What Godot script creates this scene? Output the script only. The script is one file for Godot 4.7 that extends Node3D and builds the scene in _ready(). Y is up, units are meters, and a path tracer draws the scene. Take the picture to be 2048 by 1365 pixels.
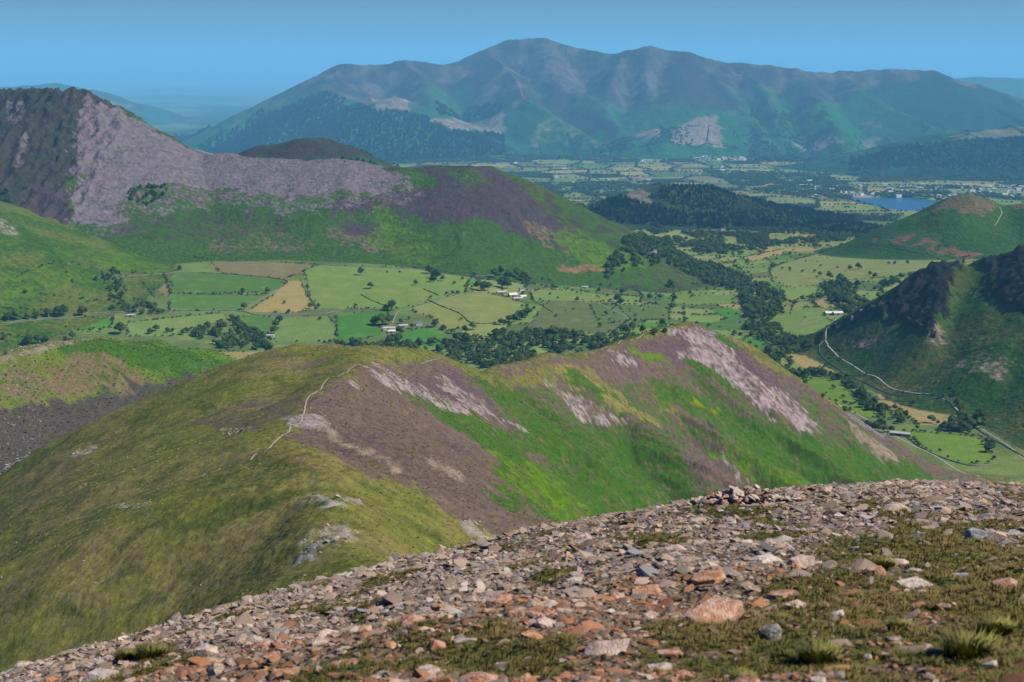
extends Node3D
# A fell-top view: stony slope, grassy ridge, green valley with farms, heather hills, a lake town and a far mountain.
# World: metres, y up, the camera looks along -z; "d" below is the distance along -z.

const EYE := 706.0
const SC := .66
const HILLS := {
	"ridge": {"k": 14, "rs": [
		[0.62, 0.98, 14, -12, 190, 629.2, -30, 330, 587.2, -53, 470, 553.1, -79, 600, 545.2, -110, 690, 523.6, -117, 790, 511.9, -124, 910, 503.8, -109, 1060, 495.2, -130, 1180, 482.7, -103, 1240, 469.7, -68, 1300, 453.3, -39, 1380, 422.0, -7, 1440, 416.1, 39, 1520, 412.1, 84, 1580, 404.9, 119, 1630, 403.2, 158, 1690, 407.2, 204, 1740, 407.9],
		[0.62, 0.9, 110, -78, 590, 542.7, -107, 720, 519.4, -153, 1000, 482.1, -161, 1120, 487.9, -152, 1200, 481.4, -113, 1260, 465.0],
		[0.7, 0.72, 12, 204, 1740, 407.9, 254, 1800, 385.3, 325, 1850, 333.6, 395, 1880, 281.7, 480, 1900, 228.5, 566, 1920, 182.6, 657, 1950, 148.7],
		[0.78, 0.78, 10, 42, 1515, 412.0, 79, 1490, 385.3, 128, 1455, 352.1, 182, 1410, 330.7, 253, 1360, 285.7],
		[0.8, 0.8, 10, 125, 1630, 403.2, 173, 1610, 362.3, 214, 1580, 330.0, 284, 1540, 287.9, 347, 1480, 248.6],
		[0.85, 0.85, 8, -12, 1430, 416.6, 17, 1400, 397.4, 54, 1355, 374.0, 97, 1300, 346.1],
		[0.8, 0.8, 8, 178, 1715, 406.9, 229, 1700, 362.0, 271, 1665, 324.4, 319, 1615, 290.4, 372, 1550, 257.5],
		[0.8, 0.8, 14, -108, 1060, 493.3, -79, 1038, 473.6, -42, 995, 448.2, -13, 955, 426.3],
		[0.7, 0.75, 30, -115, 800, 512.8, -91, 770, 506.5, -61, 720, 500.2, -33, 670, 496.5],
		[0.85, 0.85, 9, -56, 1330, 438.3, -29, 1310, 417.2, 16, 1270, 394.9, 74, 1220, 363.9],
	]},
	"spur": {"k": 20, "rs": [
		[0.45, 0.62, 30, -748, 1350, 403.7, -649, 1700, 376.1, -612, 1760, 370.0, -573, 1830, 366.1, -530, 1900, 362.2, -492, 1980, 345.0, -447, 2110, 305.3, -424, 2250, 247.6, -409, 2380, 197.9],
	]},
	"fell_left": {"k": 30, "rs": [
		[0.4, 0.34, 40, -2273, 3600, 686.2, -1792, 3800, 499.3, -1367, 4000, 309.3, -1186, 4050, 229.6, -923, 4080, 187.6, -800, 4080, 183.5],
	]},
	"pike": {"k": 22, "rs": [
		[0.6, 0.8, 15, -2454, 5250, 677.2, -1848, 5000, 633.2, -1595, 4880, 628.7, -1437, 4780, 628.7, -1343, 4700, 628.5],
		[0.6, 0.43, 25, -1343, 4700, 628.5, -1264, 4660, 600.4, -1162, 4610, 538.4, -1047, 4560, 487.9, -932, 4510, 453.3, -850, 4470, 445.2, -681, 4430, 438.8, -473, 4400, 437.7, -340, 4380, 418.7],
		[0.6, 0.5, 40, -340, 4380, 418.7, -237, 4360, 421.4, -135, 4340, 424.1, -56, 4360, 414.2],
		[0.6, 0.72, 30, -56, 4360, 414.2, 23, 4400, 367.8, 113, 4450, 304.8, 234, 4480, 224.2, 326, 4500, 157.0, 388, 4520, 118.0],
		[0.9, 0.42, 12, -1341, 4690, 625.6, -1301, 4590, 546.6, -1281, 4470, 418.7, -1265, 4340, 297.4, -1240, 4210, 196.7],
		[0.6, 0.6, 20, -1747, 4900, 615.6, -1697, 4600, 455.8, -1641, 4300, 301.1],
		[0.42, 0.42, 40, -850, 4470, 443.7, -775, 4200, 338.5, -725, 3980, 251.3],
		[0.45, 0.5, 60, -237, 4360, 420.0, -184, 4120, 318.1, -136, 3900, 234.2],
	]},
	"dome": {"k": 20, "rs": [
		[0.5, 0.5, 60, -1133, 5300, 339.0, -973, 5400, 398.0, -865, 5400, 431.8, -748, 5400, 454.8, -677, 5400, 451.3, -599, 5420, 411.2, -514, 5450, 346.7],
	]},
	"wooded_hill": {"k": 20, "rs": [
		[0.4, 0.42, 60, 209, 5900, 118.9, 312, 6000, 161.1, 455, 6050, 196.8, 621, 6100, 235.1, 763, 6100, 227.1, 913, 6150, 184.3, 1108, 6200, 136.7, 1411, 6250, 79.9, 1726, 6250, 29.7],
	]},
	"crag_hill": {"k": 20, "rs": [
		[0.8, 0.66, 8, 1490, 2700, 647.4, 1210, 2850, 470.9, 1012, 2950, 349.1, 945, 2960, 323.9, 916, 2960, 307.9, 886, 2960, 317.9, 834, 2970, 306.5, 784, 3000, 266.9, 747, 3030, 232.6],
		[0.5, 0.55, 40, 1056, 2930, 361.4, 940, 2560, 265.7, 896, 2380, 206.2, 837, 2150, 171.7],
		[0.7, 0.7, 12, 945, 2960, 323.9, 912, 2830, 267.7, 860, 2640, 215.6],
		[0.75, 0.7, 10, 871, 2960, 317.9, 817, 2830, 258.0, 760, 2680, 208.2],
	]},
	"catbells": {"k": 20, "rs": [
		[0.5, 0.5, 14, 2317, 4200, 614.9, 1909, 4500, 364.6, 1687, 4620, 294.1, 1590, 4660, 285.9, 1523, 4680, 279.4, 1481, 4700, 299.5, 1432, 4710, 312.7, 1388, 4730, 296.9, 1345, 4740, 262.9, 1281, 4760, 226.0, 1206, 4770, 186.6, 1138, 4780, 153.4, 1069, 4790, 123.3, 992, 4800, 92.9],
	]},
	"massif": {"k": 38, "rs": [
		[0.5, 0.85, 40, -2367, 11100, 102.2, -2200, 11400, 228.1, -2082, 11600, 314.5, -1801, 11800, 488.3, -1585, 11950, 601.8, -1339, 12050, 713.8, -1051, 12150, 725.6, -855, 12200, 753.2, -699, 12250, 737.6, -561, 12300, 713.9, -382, 12400, 754.0, -180, 12500, 858.9, 4, 12550, 923.9, 208, 12500, 931.0, 350, 12450, 902.2, 550, 12350, 849.1, 706, 12250, 812.5, 836, 12100, 807.3, 962, 11950, 836.8, 1070, 11850, 854.7, 1220, 11800, 820.0, 1350, 11750, 808.2, 1441, 11700, 773.8, 1634, 11700, 732.4, 1872, 11750, 724.9, 2152, 11800, 690.8, 2473, 11850, 652.5, 2589, 11850, 667.8, 2822, 11850, 679.2, 2996, 11850, 686.9, 3236, 11800, 675.5, 3340, 11750, 633.9, 3560, 11700, 573.7, 3910, 11600, 454.3, 4462, 11500, 306.6],
		[0.5, 0.5, 60, -1339, 12050, 709.9, -1428, 11300, 460.9, -1670, 10900, 274.0, -1822, 10500, 134.8],
		[0.8, 0.8, 30, -855, 12200, 749.3, -669, 11700, 585.0, -559, 11000, 359.9],
		[0.4, 0.45, 80, -1175, 11000, 377.8, -1015, 11050, 448.3, -847, 11000, 481.7, -661, 10900, 416.3, -430, 10500, 265.8],
		[0.75, 0.75, 20, -155, 12100, 768.4, -35, 11850, 698.4, 42, 11600, 604.8, 78, 11250, 498.5, 255, 10900, 391.5, 443, 10650, 283.9, 620, 10350, 177.0],
		[0.8, 0.8, 60, 269, 12450, 918.1, 317, 11950, 717.6, 363, 11500, 531.2],
		[0.75, 0.75, 20, 476, 11500, 538.7, 596, 11250, 480.2, 705, 10900, 345.3, 823, 10450, 206.2],
		[0.85, 0.85, 25, 1070, 11850, 850.9, 1018, 11450, 643.2, 1008, 11100, 465.2],
		[0.85, 0.85, 25, 888, 12000, 825.8, 756, 11450, 606.1, 685, 11200, 499.4],
		[0.8, 0.8, 30, 1339, 11750, 804.4, 1488, 11450, 661.7, 1622, 11050, 466.3, 1717, 10700, 299.4, 1769, 10350, 143.0],
		[0.5, 0.5, 60, 1339, 11750, 804.4, 1273, 11200, 572.1, 1116, 10700, 334.4, 1043, 10300, 179.6],
		[0.85, 0.85, 20, 1752, 11720, 717.3, 1842, 11300, 570.9, 1871, 10900, 416.3, 1867, 10650, 301.3],
		[0.8, 0.8, 45, 2191, 11800, 679.3, 2204, 11250, 553.2, 2212, 10900, 434.1, 2275, 10500, 272.7, 2295, 10250, 148.4],
		[0.8, 0.6, 25, 2590, 11850, 641.0, 2586, 11300, 534.2, 2752, 10900, 398.6, 2941, 10400, 283.6, 3111, 10150, 187.2],
		[0.35, 0.5, 60, 3276, 11800, 656.5, 3482, 11300, 460.9, 3696, 10800, 260.3],
	]},
	"low_hill": {"k": 30, "rs": [
		[0.3, 0.3, 80, 1910, 9350, 129.6, 2144, 9300, 181.8, 2376, 9250, 233.2, 2603, 9200, 290.2, 2845, 9200, 326.3, 3094, 9150, 349.4, 3792, 9000, 355.2],
	]},
	"far_hill_right": {"k": 40, "rs": [
		[0.4, 0.3, 150, 4690, 17500, 542.0, 5178, 18000, 560.7, 5530, 18000, 595.6, 5827, 18000, 566.5, 6124, 18000, 543.2, 7547, 18000, 490.7],
	]},
	"far_hills_left": {"k": 40, "rs": [
		[0.3, 0.4, 150, -6561, 14000, 425.0, -5345, 15000, 497.4, -5013, 15500, 500.5, -4805, 16000, 519.8, -4580, 16500, 433.8, -4260, 16500, 321.2],
	]},
	"coast_hills": {"k": 60, "rs": [
		[0.05, 0.05, 500, -37311, 70000, 321.8, -25820, 70000, 367.1, -20645, 72000, 473.7, -16845, 74000, 538.9, -10962, 72000, 403.9, -5146, 70000, 367.1, 8638, 70000, 321.8],
	]},
}
const PATCHES := {
	"ridge": [
		["heath", 10, 1, [-127,874,-107,1047,-91.8,1206,-66.4,1270,-36.7,1284,-6.8,1426,38.9,1508,119,1621,202,1730,254,1802,312,1778,413,1784,590,2051,629,1887,593,1670,220,1327,15.5,588,-7.7,568,-17.9,581,-39.5,590,-65.6,588,-94.9,675,-112,751]],
		["bracken", 14, 0.42, [-11.4,1393,242,1713,409,1768,629,1887,344,1466,65.6,1074,-6.7,812]],
		["bracken", 12, 0.9, [264,1620,322,1629,393,1691,464,1739,573,1896,616,1877,359,1536,282,1526,244,1561]],
		["grass", 8, 0.7, [-11.4,1398,38.7,1497,70.3,1521,32.4,1441,-1.9,1393]],
		["grassgold", 12, 0.75, [38.7,1497,81.4,1535,124,1538,162,1542,113,1466,63.5,1478]],
		["grassgold", 12, 0.6, [144,1589,192,1574,252,1541,210,1546,164,1566]],
		["purple", 9, 0.85, [-103,1045,-53.1,1259,-31.6,1253,-10.0,1217,8.7,1213,-25.7,1173,-63.4,1133]],
		["purple", 9, 0.85, [94.7,1585,130,1622,145,1607,121,1576]],
		["purple", 10, 0.9, [124,1621,208,1730,249,1768,308,1755,357,1692,300,1635,257,1652,213,1666,171,1645,147,1627]],
		["bracken", 16, 0.85, [-73.3,1054,-59.7,1136,-25.6,1168,-3.6,1174,15.9,1218,8.8,1226,-10.1,1233,-26.4,1247,-32.4,1285,-6.6,1394,17.1,1391,40.5,1376,76.6,1433,122,1442,169,1420,167,1389,184,1339,61.8,1011,14.5,748,-1.3,957,-13.9,1038,-33.7,1047,-54.4,1032]],
		["brackenlime", 22, 0.6, [-12.6,1081,10.1,1129,34.2,1154,53.0,1127,65.6,1074,23.9,908,2.0,977]],
		["bracken", 10, 0.85, [52.9,1495,80.6,1518,115,1528,91.0,1473,63.6,1481]],
		["bracken", 16, 0.85, [176,1608,227,1635,280,1613,348,1616,456,1705,609,1886,543,1691,271,1357,231,1405,209,1537,180,1561,154,1576,138,1584]],
		["brackenlime", 20, 0.55, [143,1581,171,1583,213,1570,262,1537,306,1541,362,1550,298,1497,260,1522,216,1547,175,1566]],
		["brackenyellow", 8, 0.8, [197,1599,231,1627,220,1605,202,1590]],
		["brackenlime", 8, 0.9, [123,1619,160,1651,174,1649,141,1617]],
		["bracken", 10, 0.85, [-6.8,826,9.2,854,4.4,609,-9.1,671]],
		["bracken", 9, 0.9, [200,1675,237,1677,255,1656,229,1653,207,1659]],
		["bracken", 7, 0.9, [238,1779,271,1782,281,1777,251,1736]],
		["heath", 9, 0.85, [188,1536,220,1541,264,1510,217,1378,189,1385,167,1403]],
		["heath", 9, 0.8, [14.5,1174,33.2,1193,28.2,1152,18.1,1146]],
		["heath", 9, 0.8, [165,1580,213,1574,243,1550,216,1550,185,1562]],
		["slatewaste", 3, 0.95, [419,1841,564,2300,573,2243,601,2172,599,2079,585,2111,470,1862,419,1785]],
		["tanstone", 5, 0.75, [397,1770,433,1763,469,1756,443,1704,411,1720]],
		["scree", 9, 0.5, [-101,1046,-89.5,1124,-68.8,1160,-49.4,1167,-29.7,1173,-36.7,1142,-58.6,1114,-79.4,1040,-94.5,1031]],
		["scree", 9, 0.5, [-65.0,1224,-49.9,1232,-37.0,1219,-24.6,1220,-14.0,1206,-4.9,1203,-25.8,1178,-42.2,1188,-54.7,1198]],
		["scree", 4, 0.8, [-7.9,1211,4.6,1217,15.8,1216,6.6,1209]],
		["scree", 5, 0.6, [-114,999,-105,999,-96.2,987,-104,969]],
		["scree", 10, 0.56, [202,1717,218,1733,242,1782,248,1734,269,1717,285,1703,312,1697,337,1696,334,1646,305,1633,278,1643,258,1656,236,1669,214,1677,194,1671,200,1694]],
		["scree", 9, 0.5, [272,1677,314,1716,351,1705,355,1667,317,1634,289,1639]],
		["scree", 6, 0.55, [177,1708,202,1726,196,1708,182,1698]],
		["scree", 9, 0.5, [102,1592,128,1612,138,1604,116,1578]],
		["scree", 5, 0.45, [25.1,1448,68.1,1468,123,1456,112,1447,62.1,1440]],
		["scree", 5, 0.5, [220,1542,249,1517,264,1510,243,1510]],
		["crag", 4, 0.75, [-22.3,576,-15.0,585,-6.8,572,-12.5,564,-18.6,569]],
		["tanstone", 3, 0.8, [-111,843,-97.8,784,-71.4,732,-52.0,660,-50.9,632,-70.5,697,-98.6,769,-106,791]],
		["tanstone", 3, 0.6, [-46.4,775,-24.7,762,-24.8,727,-41.8,740]],
		["scree", 4, 0.6, [-127,802,-121,836,-109,827,-100,784,-112,770]],
		["crag", 4, 0.5, [-78.9,539,-69.8,540,-66.5,521,-75.1,524]],
		["crag", 4, 0.55, [-66.2,518,-59.3,529,-53.4,534,-58.4,505,-64.2,509]],
		["crag", 4, 0.5, [-71.6,486,-56.8,490,-50.5,478,-57.9,445,-66.0,447]],
		["crag", 3, 0.5, [-177,884,-147,821,-142,783,-163,830]],
		["crag", 3, 0.55, [-314,1032,-294,1028,-291,1003,-305,1010]],
		["crag", 3, 0.5, [-707,2006,-700,2115,-687,2165,-367,1108,-392,1112]],
		["crag", 3, 0.4, [-178,655,-157,628,-152,599,-169,629]],
		["heath", 9, 0.5, [-212,995,-172,1003,-136,941,-121,796,-148,794]],
		["heath", 9, 0.5, [-210,1229,-160,1113,-139,1122,-142,1088,-170,1077]],
		["moss", 14, 0.6, [-123,552,-110,577,-96.7,605,-74.5,563,-88.2,550,-103,535,-114,524]],
	],
	"spur": [
		["tangrass", 25, 0.75, [-596,1712,-542,1762,-519,1856,-481,1853,-452,1831,-494,1757,-552,1677,-573,1639]],
		["bracken", 20, 0.85, [-573,1830,-498,1898,-433,2045,-397,1997,-458,1858,-494,1853,-539,1818]],
		["brackenlime", 12, 0.7, [-482,1965,-449,2124,-417,2103,-430,2027]],
		["scrub", 14, 0.95, [-575,1581,-541,1677,-493,1755,-471,1810,-437,1849,-398,1972,-382,1970,-386,1870,-450,1695,-528,1436]],
		["tanstone", 6, 0.5, [-613,1729,-590,1806,-553,1889,-525,1915,-548,1851,-582,1781,-608,1714]],
	],
	"fell_left": [
		["brackenlime", 30, 0.6, [-1075,3669,-973,3796,-909,3741,-947,3593,-1002,3622]],
		["brackenlime", 30, 0.55, [-1142,3317,-1103,3404,-1029,3505,-972,3507,-1066,3281,-1111,3217]],
		["brackenlime", 30, 0.55, [-935,3744,-800,3820,-746,3742,-907,3627]],
		["scree", 12, 0.4, [-1298,3726,-1276,3734,-1206,3686,-1215,3619,-1251,3584]],
	],
	"pike": [
		["bracken", 40, 0.7, [-941,4131,-645,4172,-451,4183,-249,4304,-32.6,4065,392,4085,224,3780,-479,3713,-796,3801,-1069,3875]],
		["purpled", 25, 0.95, [-265,4340,-135,4329,-48.9,4332,50.8,4235,172,4088,128,3984,21.5,4012,-86.6,4051,-193,4012,-335,4116,-495,4076,-529,4132,-449,4161,-272,4219,-233,4286]],
		["scree_l", 45, 0.38, [-1327,4668,-934,4524,-472,4402,-249,4319,-255,4160,-458,4115,-635,4104,-823,4156,-937,4046,-1001,3916,-1140,3876,-1254,4334]],
		["scree_l", 34, 0.85, [-1327,4668,-1223,4617,-1091,4563,-934,4524,-681,4433,-472,4402,-384,4388,-284,4226,-370,4213,-466,4196,-646,4177,-842,4261,-960,4222,-1046,4170,-1066,4083,-1034,3972,-1148,3932,-1251,4334]],
		["bracken", 18, 0.85, [-338,4355,-249,4319,-196,4231,-266,4223]],
		["bracken", 25, 0.55, [-207,4333,-91.4,4300,-33.9,4252,-146,4217]],
		["tanb", 22, 0.6, [-503,4026,-353,3998,-293,3899,-399,3918,-483,3962]],
		["purpled", 22, 0.7, [-465,4050,-329,4028,-351,3976,-445,3988]],
		["tanb", 16, 0.6, [21.9,4100,117,4078,155,3983,94.7,3983,48.5,4023]],
		["purpled", 14, 0.7, [89.2,4041,157,4047,162,3999,115,3975]],
		["rust", 10, 0.7, [112,3893,180,3944,267,3955,218,3914,125,3883]],
		["brackenlime", 30, 0.65, [132,4099,281,4077,378,4081,273,3945,181,3959,89.2,4041]],
		["brackenlime", 30, 0.5, [-367,4170,-217,3944,-159,3818,-262,3825,-376,3958]],
		["tanb", 26, 0.4, [-845,4056,-626,4038,-502,3902,-787,3886]],
		["heathd", 30, 0.38, [-1043,3982,-833,4137,-637,4117,-571,4033,-886,3929,-1069,3875]],
		["shadedcrag", 14, 0.7, [-1742,4933,-1345,4679,-1303,4605,-1380,4472,-1477,4355,-1552,4364]],  # shade of the left face painted over its dark heather and crag
		["scree_l", 9, 0.5, [-1610,4822,-1535,4788,-1450,4460,-1529,4594]],
		["scree_l", 8, 0.5, [-1436,4412,-1418,4453,-1384,4262,-1396,4221]],
		["purpled", 20, 0.8, [-1335,4167,-1203,4112,-1150,3887,-1299,3955]],
	],
	"dome": [
		["heathd", 40, 0.8, [-988,5380,-752,5363,-535,5307,-729,5185]],
	],
	"wooded_hill": [
		["tanstone", 20, 0.7, [421,5996,512,6135,564,5922,449,5969]],
		["heathd", 30, 0.7, [582,6118,662,6105,672,6006,572,6009]],
	],
	"crag_hill": [
		["blackrock", 16, 0.95, [676,3000,741,2988,788,2979,833,2967,887,2954,874,2915,842,2871,833,2818,788,2753,789,2704,763,2730,752,2866,711,2938]],
		["blackrock", 16, 0.95, [927,2951,1009,2941,1086,2883,985,2589,916,2671,901,2779,922,2883]],
		["tanstone", 8, 0.5, [747,2700,803,2758,789,2686,756,2665]],
		["tanstone", 8, 0.45, [667,2910,706,2871,691,2826,670,2881]],
		["tanstone", 8, 0.4, [752,2585,812,2555,849,2484,807,2453]],
		["heathd", 25, 0.35, [666,3001,741,2822,774,2666,690,2759]],
	],
	"catbells": [
		["tangrass", 18, 0.85, [1291,4683,1388,4730,1432,4710,1481,4700,1531,4656,1457,4617,1433,4589,1393,4608,1361,4658]],
		["tangrass", 18, 0.7, [1550,4669,1607,4656,1646,4586,1563,4611]],
		["redbracken", 9, 0.9, [1124,4690,1147,4674,1138,4636,1122,4665]],
		["redbracken", 9, 0.9, [1158,4607,1195,4602,1235,4579,1200,4561,1184,4539,1170,4562,1169,4590]],
		["redbracken", 9, 0.9, [1199,4525,1273,4535,1280,4504,1228,4491]],
		["redbracken", 9, 0.9, [1231,4468,1267,4493,1288,4493,1255,4451]],
		["redbracken", 9, 0.9, [1263,4442,1308,4457,1333,4428,1283,4420]],
		["redbracken", 9, 0.9, [1300,4399,1322,4426,1368,4407,1387,4395,1323,4353]],
	],
	"massif": [
		["mgreen", 60, 0.9, [-50.8,10980,283,11282,573,10436,820,10508,1081,10704,1290,11012,1632,10851,1782,10437,2152,10962,2508,11276,3134,11087,3304,10667,2894,9966,-79.3,9966]],
		["mgreend", 60, 0.9, [2589,11661,3218,11729,3896,11556,3741,10498,3169,10950,2798,11548]],
		["mscree", 60, 0.65, [-16.1,12314,348,12386,617,12061,544,11329,328,11595,103,12042]],
		["mscree", 60, 0.5, [700,12150,1065,11787,1189,11464,1007,11080,763,11259]],
		["mscree", 40, 0.5, [1582,11592,1764,11533,1821,10920,1753,11185]],
		["mheath", 80, 0.8, [59.3,11263,366,11591,640,11035,757,10612,458,11007,238,10921]],
		["mheath", 80, 0.7, [1156,11509,1483,11407,1650,10982,1339,10808,1142,10974]],
		["mheath", 60, 0.8, [2121,11190,2486,11528,2372,11148,2119,10973]],
		["felled", 40, 0.95, [-570,10670,-425,10824,-276,11306,-145,11264,-43.9,11094,-43.3,10910,-227,10715,-432,10545]],
		["felled", 40, 0.8, [-1051,11656,-904,11745,-688,11361,-757,10733,-951,10722]],
		["felled", 30, 0.9, [861,10593,1002,10609,1024,10462,901,10439]],
		["felled", 40, 0.95, [1191,10676,1475,10750,1468,10360,1115,10337,1096,10492]],
		["felled", 40, 0.7, [1930,10488,2062,10646,2253,10385,2271,10303,2003,10505]],
		["mtan", 40, 0.7, [2506,10907,2656,10789,2602,10703,2488,10821]],
		["mtan", 40, 0.7, [2455,10667,2602,10623,2581,10525,2425,10455]],
		["mgreen", 50, 0.6, [-89.2,11284,131,11063,618,10620,56.6,10699]],
		["mtan", 40, 0.35, [200,10817,527,10931,603,10352,127,10628]],
	],
	"low_hill": [
		["mtan", 40, 0.8, [2587,9141,2831,9154,3094,9150,3518,9059,3431,8824,3025,8937,2757,9003]],
		["mgreen", 40, 0.7, [2239,9187,2578,9107,2871,8988,2576,8881]],
	],
	"far_hills_left": [
		["mtan", 80, 0.8, [-4301,15858,-4057,16567,-4034,16576,-4226,15765]],
		["mtan", 90, 0.8, [-3903,19000,-3462,19000,-3152,19000,-3654,19000]],
	],
}
const FIELDS := [
	["green", [-859,3673,-725,3673,-553,3600,-548,3505,-573,3464,-794,3454]],
	["green", [-798,3454,-577,3439,-599,3338,-610,3292,-763,3292]],
	["tanolive", [-827,3844,-663,3814,-496,3772,-527,3656,-554,3606,-720,3673,-764,3795]],
	["hay", [-543,3590,-510,3590,-471,3420,-437,3306,-489,3270,-585,3283,-553,3439,-542,3526]],
	["pale", [-518,3713,-486,3766,-409,3761,-209,3785,-99.7,3754,-107,3586,-110,3466,-219,3338,-256,3311,-373,3311,-430,3315,-472,3444]],
	["green", [-599,3247,-510,3230,-513,3087,-565,3157,-600,3217]],
	["pale", [-506,3230,-404,3247,-375,3157,-364,3031,-490,3031]],
	["vivid", [-387,3256,-265,3301,-290,3186,-271,3087,-310,3047,-359,3031]],
	["vivid", [-205,3128,-163,3157,-131,3087,-155,2993,-233,3008,-238,3087]],
	["palegold", [-231,3306,-130,3445,-63.6,3497,-2.3,3433,39.7,3359,-2.2,3230,-38.8,3186,-86.8,3169,-132,3115,-166,3217]],
	["pale", [38.7,3587,98.5,3656,166,3671,240,3575,200,3510,104,3432,48.5,3426]],
	["olive", [53.9,3254,88.3,3446,243,3549,263,3283,214,3109,105,3087,34.0,3144]],
	["vivid", [-110,3684,-72.9,3675,-89.2,3579,-111,3584]],
	["olive", [-1117,3357,-1073,3526,-965,3338,-1047,3292]],
	["olive", [-1066,3541,-982,3563,-915,3371,-957,3324]],
	["vivid", [-945,3579,-887,3563,-825,3420,-857,3386,-894,3439]],
	["tanolive", [-933,3633,-850,3633,-809,3541,-791,3420,-841,3490]],
	["olive", [-1138,3161,-994,3230,-931,3075,-951,3047,-1105,3067]],
	["vivid", [-995,3217,-871,3230,-853,3144,-928,3115]],
	["pale", [-831,3186,-641,3274,-619,3217,-658,3169,-701,3115,-710,3075,-800,3075]],
	["hay", [-585,2956,-499,2956,-525,2905,-548,2847,-589,2905]],
	["pale", [558,3332,658,3572,739,3544,729,3415,726,3343,659,3199,585,3102,572,3193]],
	["vivid", [495,3166,546,3166,524,3059,493,3040]],
	["hay", [496,3016,517,2958,511,2879,493,2958]],
	["hay", [544,2975,617,2958,628,2879,580,2790,544,2879]],
	["hay", [594,2826,635,2879,667,2735,653,2715,577,2790]],
	["lime", [525,2754,611,2724,606,2550,580,2476,529,2520,516,2657]],
	["hay", [641,2571,733,2535,746,2490,735,2375,693,2306,644,2307,643,2403,621,2476]],
	["lime", [608,2261,713,2222,692,2095,675,2045,642,2039,614,2102,603,2172]],
	["lime", [606,2450,632,2433,608,2346,591,2374]],
	["lime", [534,2520,557,2446,564,2403,600,2334,610,2433,592,2476]],
	["palegold", [756,4368,1194,5145,1316,4898,1297,4352,1176,4183,1044,4045,853,4012,742,3912,714,4066]],
	["hay", [1102,4938,1227,5181,1280,5039,1140,4857]],
	["pale", [424,3883,478,3883,597,3840,570,3721,454,3659,404,3698]],
	["vivid", [481,3598,539,3633,539,3459,496,3436]],
	["palegold", [588,4674,686,4499,634,4422,577,4500]],
	["hay", [726,4694,903,4962,869,4775,723,4541]],
	["pale", [865,3743,981,3757,924,3598,884,3570]],
	["pale", [713,3953,818,3944,756,3700,686,3725]],
	["pale", [210,3009,309,3308,353,3306,318,3178]],
	["vivid", [282,3253,355,3269,331,3197,271,3186]],
	["pale", [-145,2970,-65.3,3008,-13.8,2897,-79.3,2774,-129,2826]],
	["rough", [181,3448,388,3635,358,3349,190,3188]],
	["pale", [512,5988,724,5922,689,5634,501,5634]],
	["tanolive", [719,5879,813,5774,744,5481,620,5518]],
	["palegold", [880,5774,934,5634,913,5389,781,5481]],
	["pale", [351,6339,460,6101,455,5774,346,5879]],
	["hay", [359,5481,480,5389,456,5215,339,5301]],
	["olive", [351,5215,482,5215,467,5051,348,5044]],
	["hay", [552,5336,616,5353,584,5099,540,5099]],
	["palegold", [580,4791,666,4773,650,4656,567,4680]],
	["pale", [157,7150,254,7203,245,6935,163,6876]],
	["pale", [233,6935,390,7046,355,6819,191,6651]],
	["hay", [957,5336,1129,5481,1093,5301,944,5164]],
]
const WALLS := [
	["wall", "dry stone wall beside the farm lane under the green fell", [-1074,3102,-983,3192,-866,3270,-762,3288,-609,3288,-554,3252,-423,3261,-372,3301,-283,3301]],
	["wall", "dry stone wall closing the hay field on its upper bend", [-496,3766,-518,3713,-495,3600,-472,3444,-435,3315]],
	["wall", "dry stone wall parting two green fields near twin trees", [-794,3454,-678,3444,-577,3439]],
	["wall", "dry stone wall below the tan field on the fell edge", [-980,3493,-857,3663,-719,3667,-553,3600,-548,3505,-577,3395,-594,3324]],
	["wall", "intake wall at the foot of the heather hill", [-496,3772,-409,3761,-308,3758,-208,3776,-99.2,3734,-30.5,3776]],
	["hedge", "low hedge crossing the pale field below the white farm", [-193,3395,-162,3338,-115,3265,-87.3,3186,-38.7,3182]],
	["wall", "dry stone wall beside the pale field right below the farm barns", [48.5,3426,69.3,3369,90.2,3298]],
	["wall", "dry stone wall running from the farm toward the wood", [31.4,3581,98.8,3666,173,3783]],
	["hedge", "dark hedge across the field above the grey barns", [-351,3444,-319,3386,-286,3338]],
	["wall", "dry stone wall over the light green river field", [547,3268,648,3324,706,3393,728,3408]],
	["wall", "dry stone wall dividing the river field toward the white sheds", [649,3331,673,3388,702,3439]],
	["wall", "intake wall along the foot of the bracken hill", [1108,4653,1157,4557,1204,4480,1253,4414,1279,4277]],
	["wall", "dry stone wall beside the road round the crag foot", [648,3007,625,2993,615,2916,625,2758,644,2638,665,2544,705,2503,729,2439,724,2258,732,2078]],
	["wall", "dry stone wall curving below the bright green field under the ridge", [601,2243,601,2165,611,2092,639,2030,672,2036]],
	["wall", "dry stone wall between the hay field and its upper strip", [630,2520,663,2503,691,2481,717,2469]],
	["wall", "dry stone wall at the left edge of the vivid green field", [-404,3247,-375,3157,-364,3031]],
	["hedge", "bushy hedge over the pale field above the lane", [-211,3508,-192,3477,-169,3436]],
]
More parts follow.
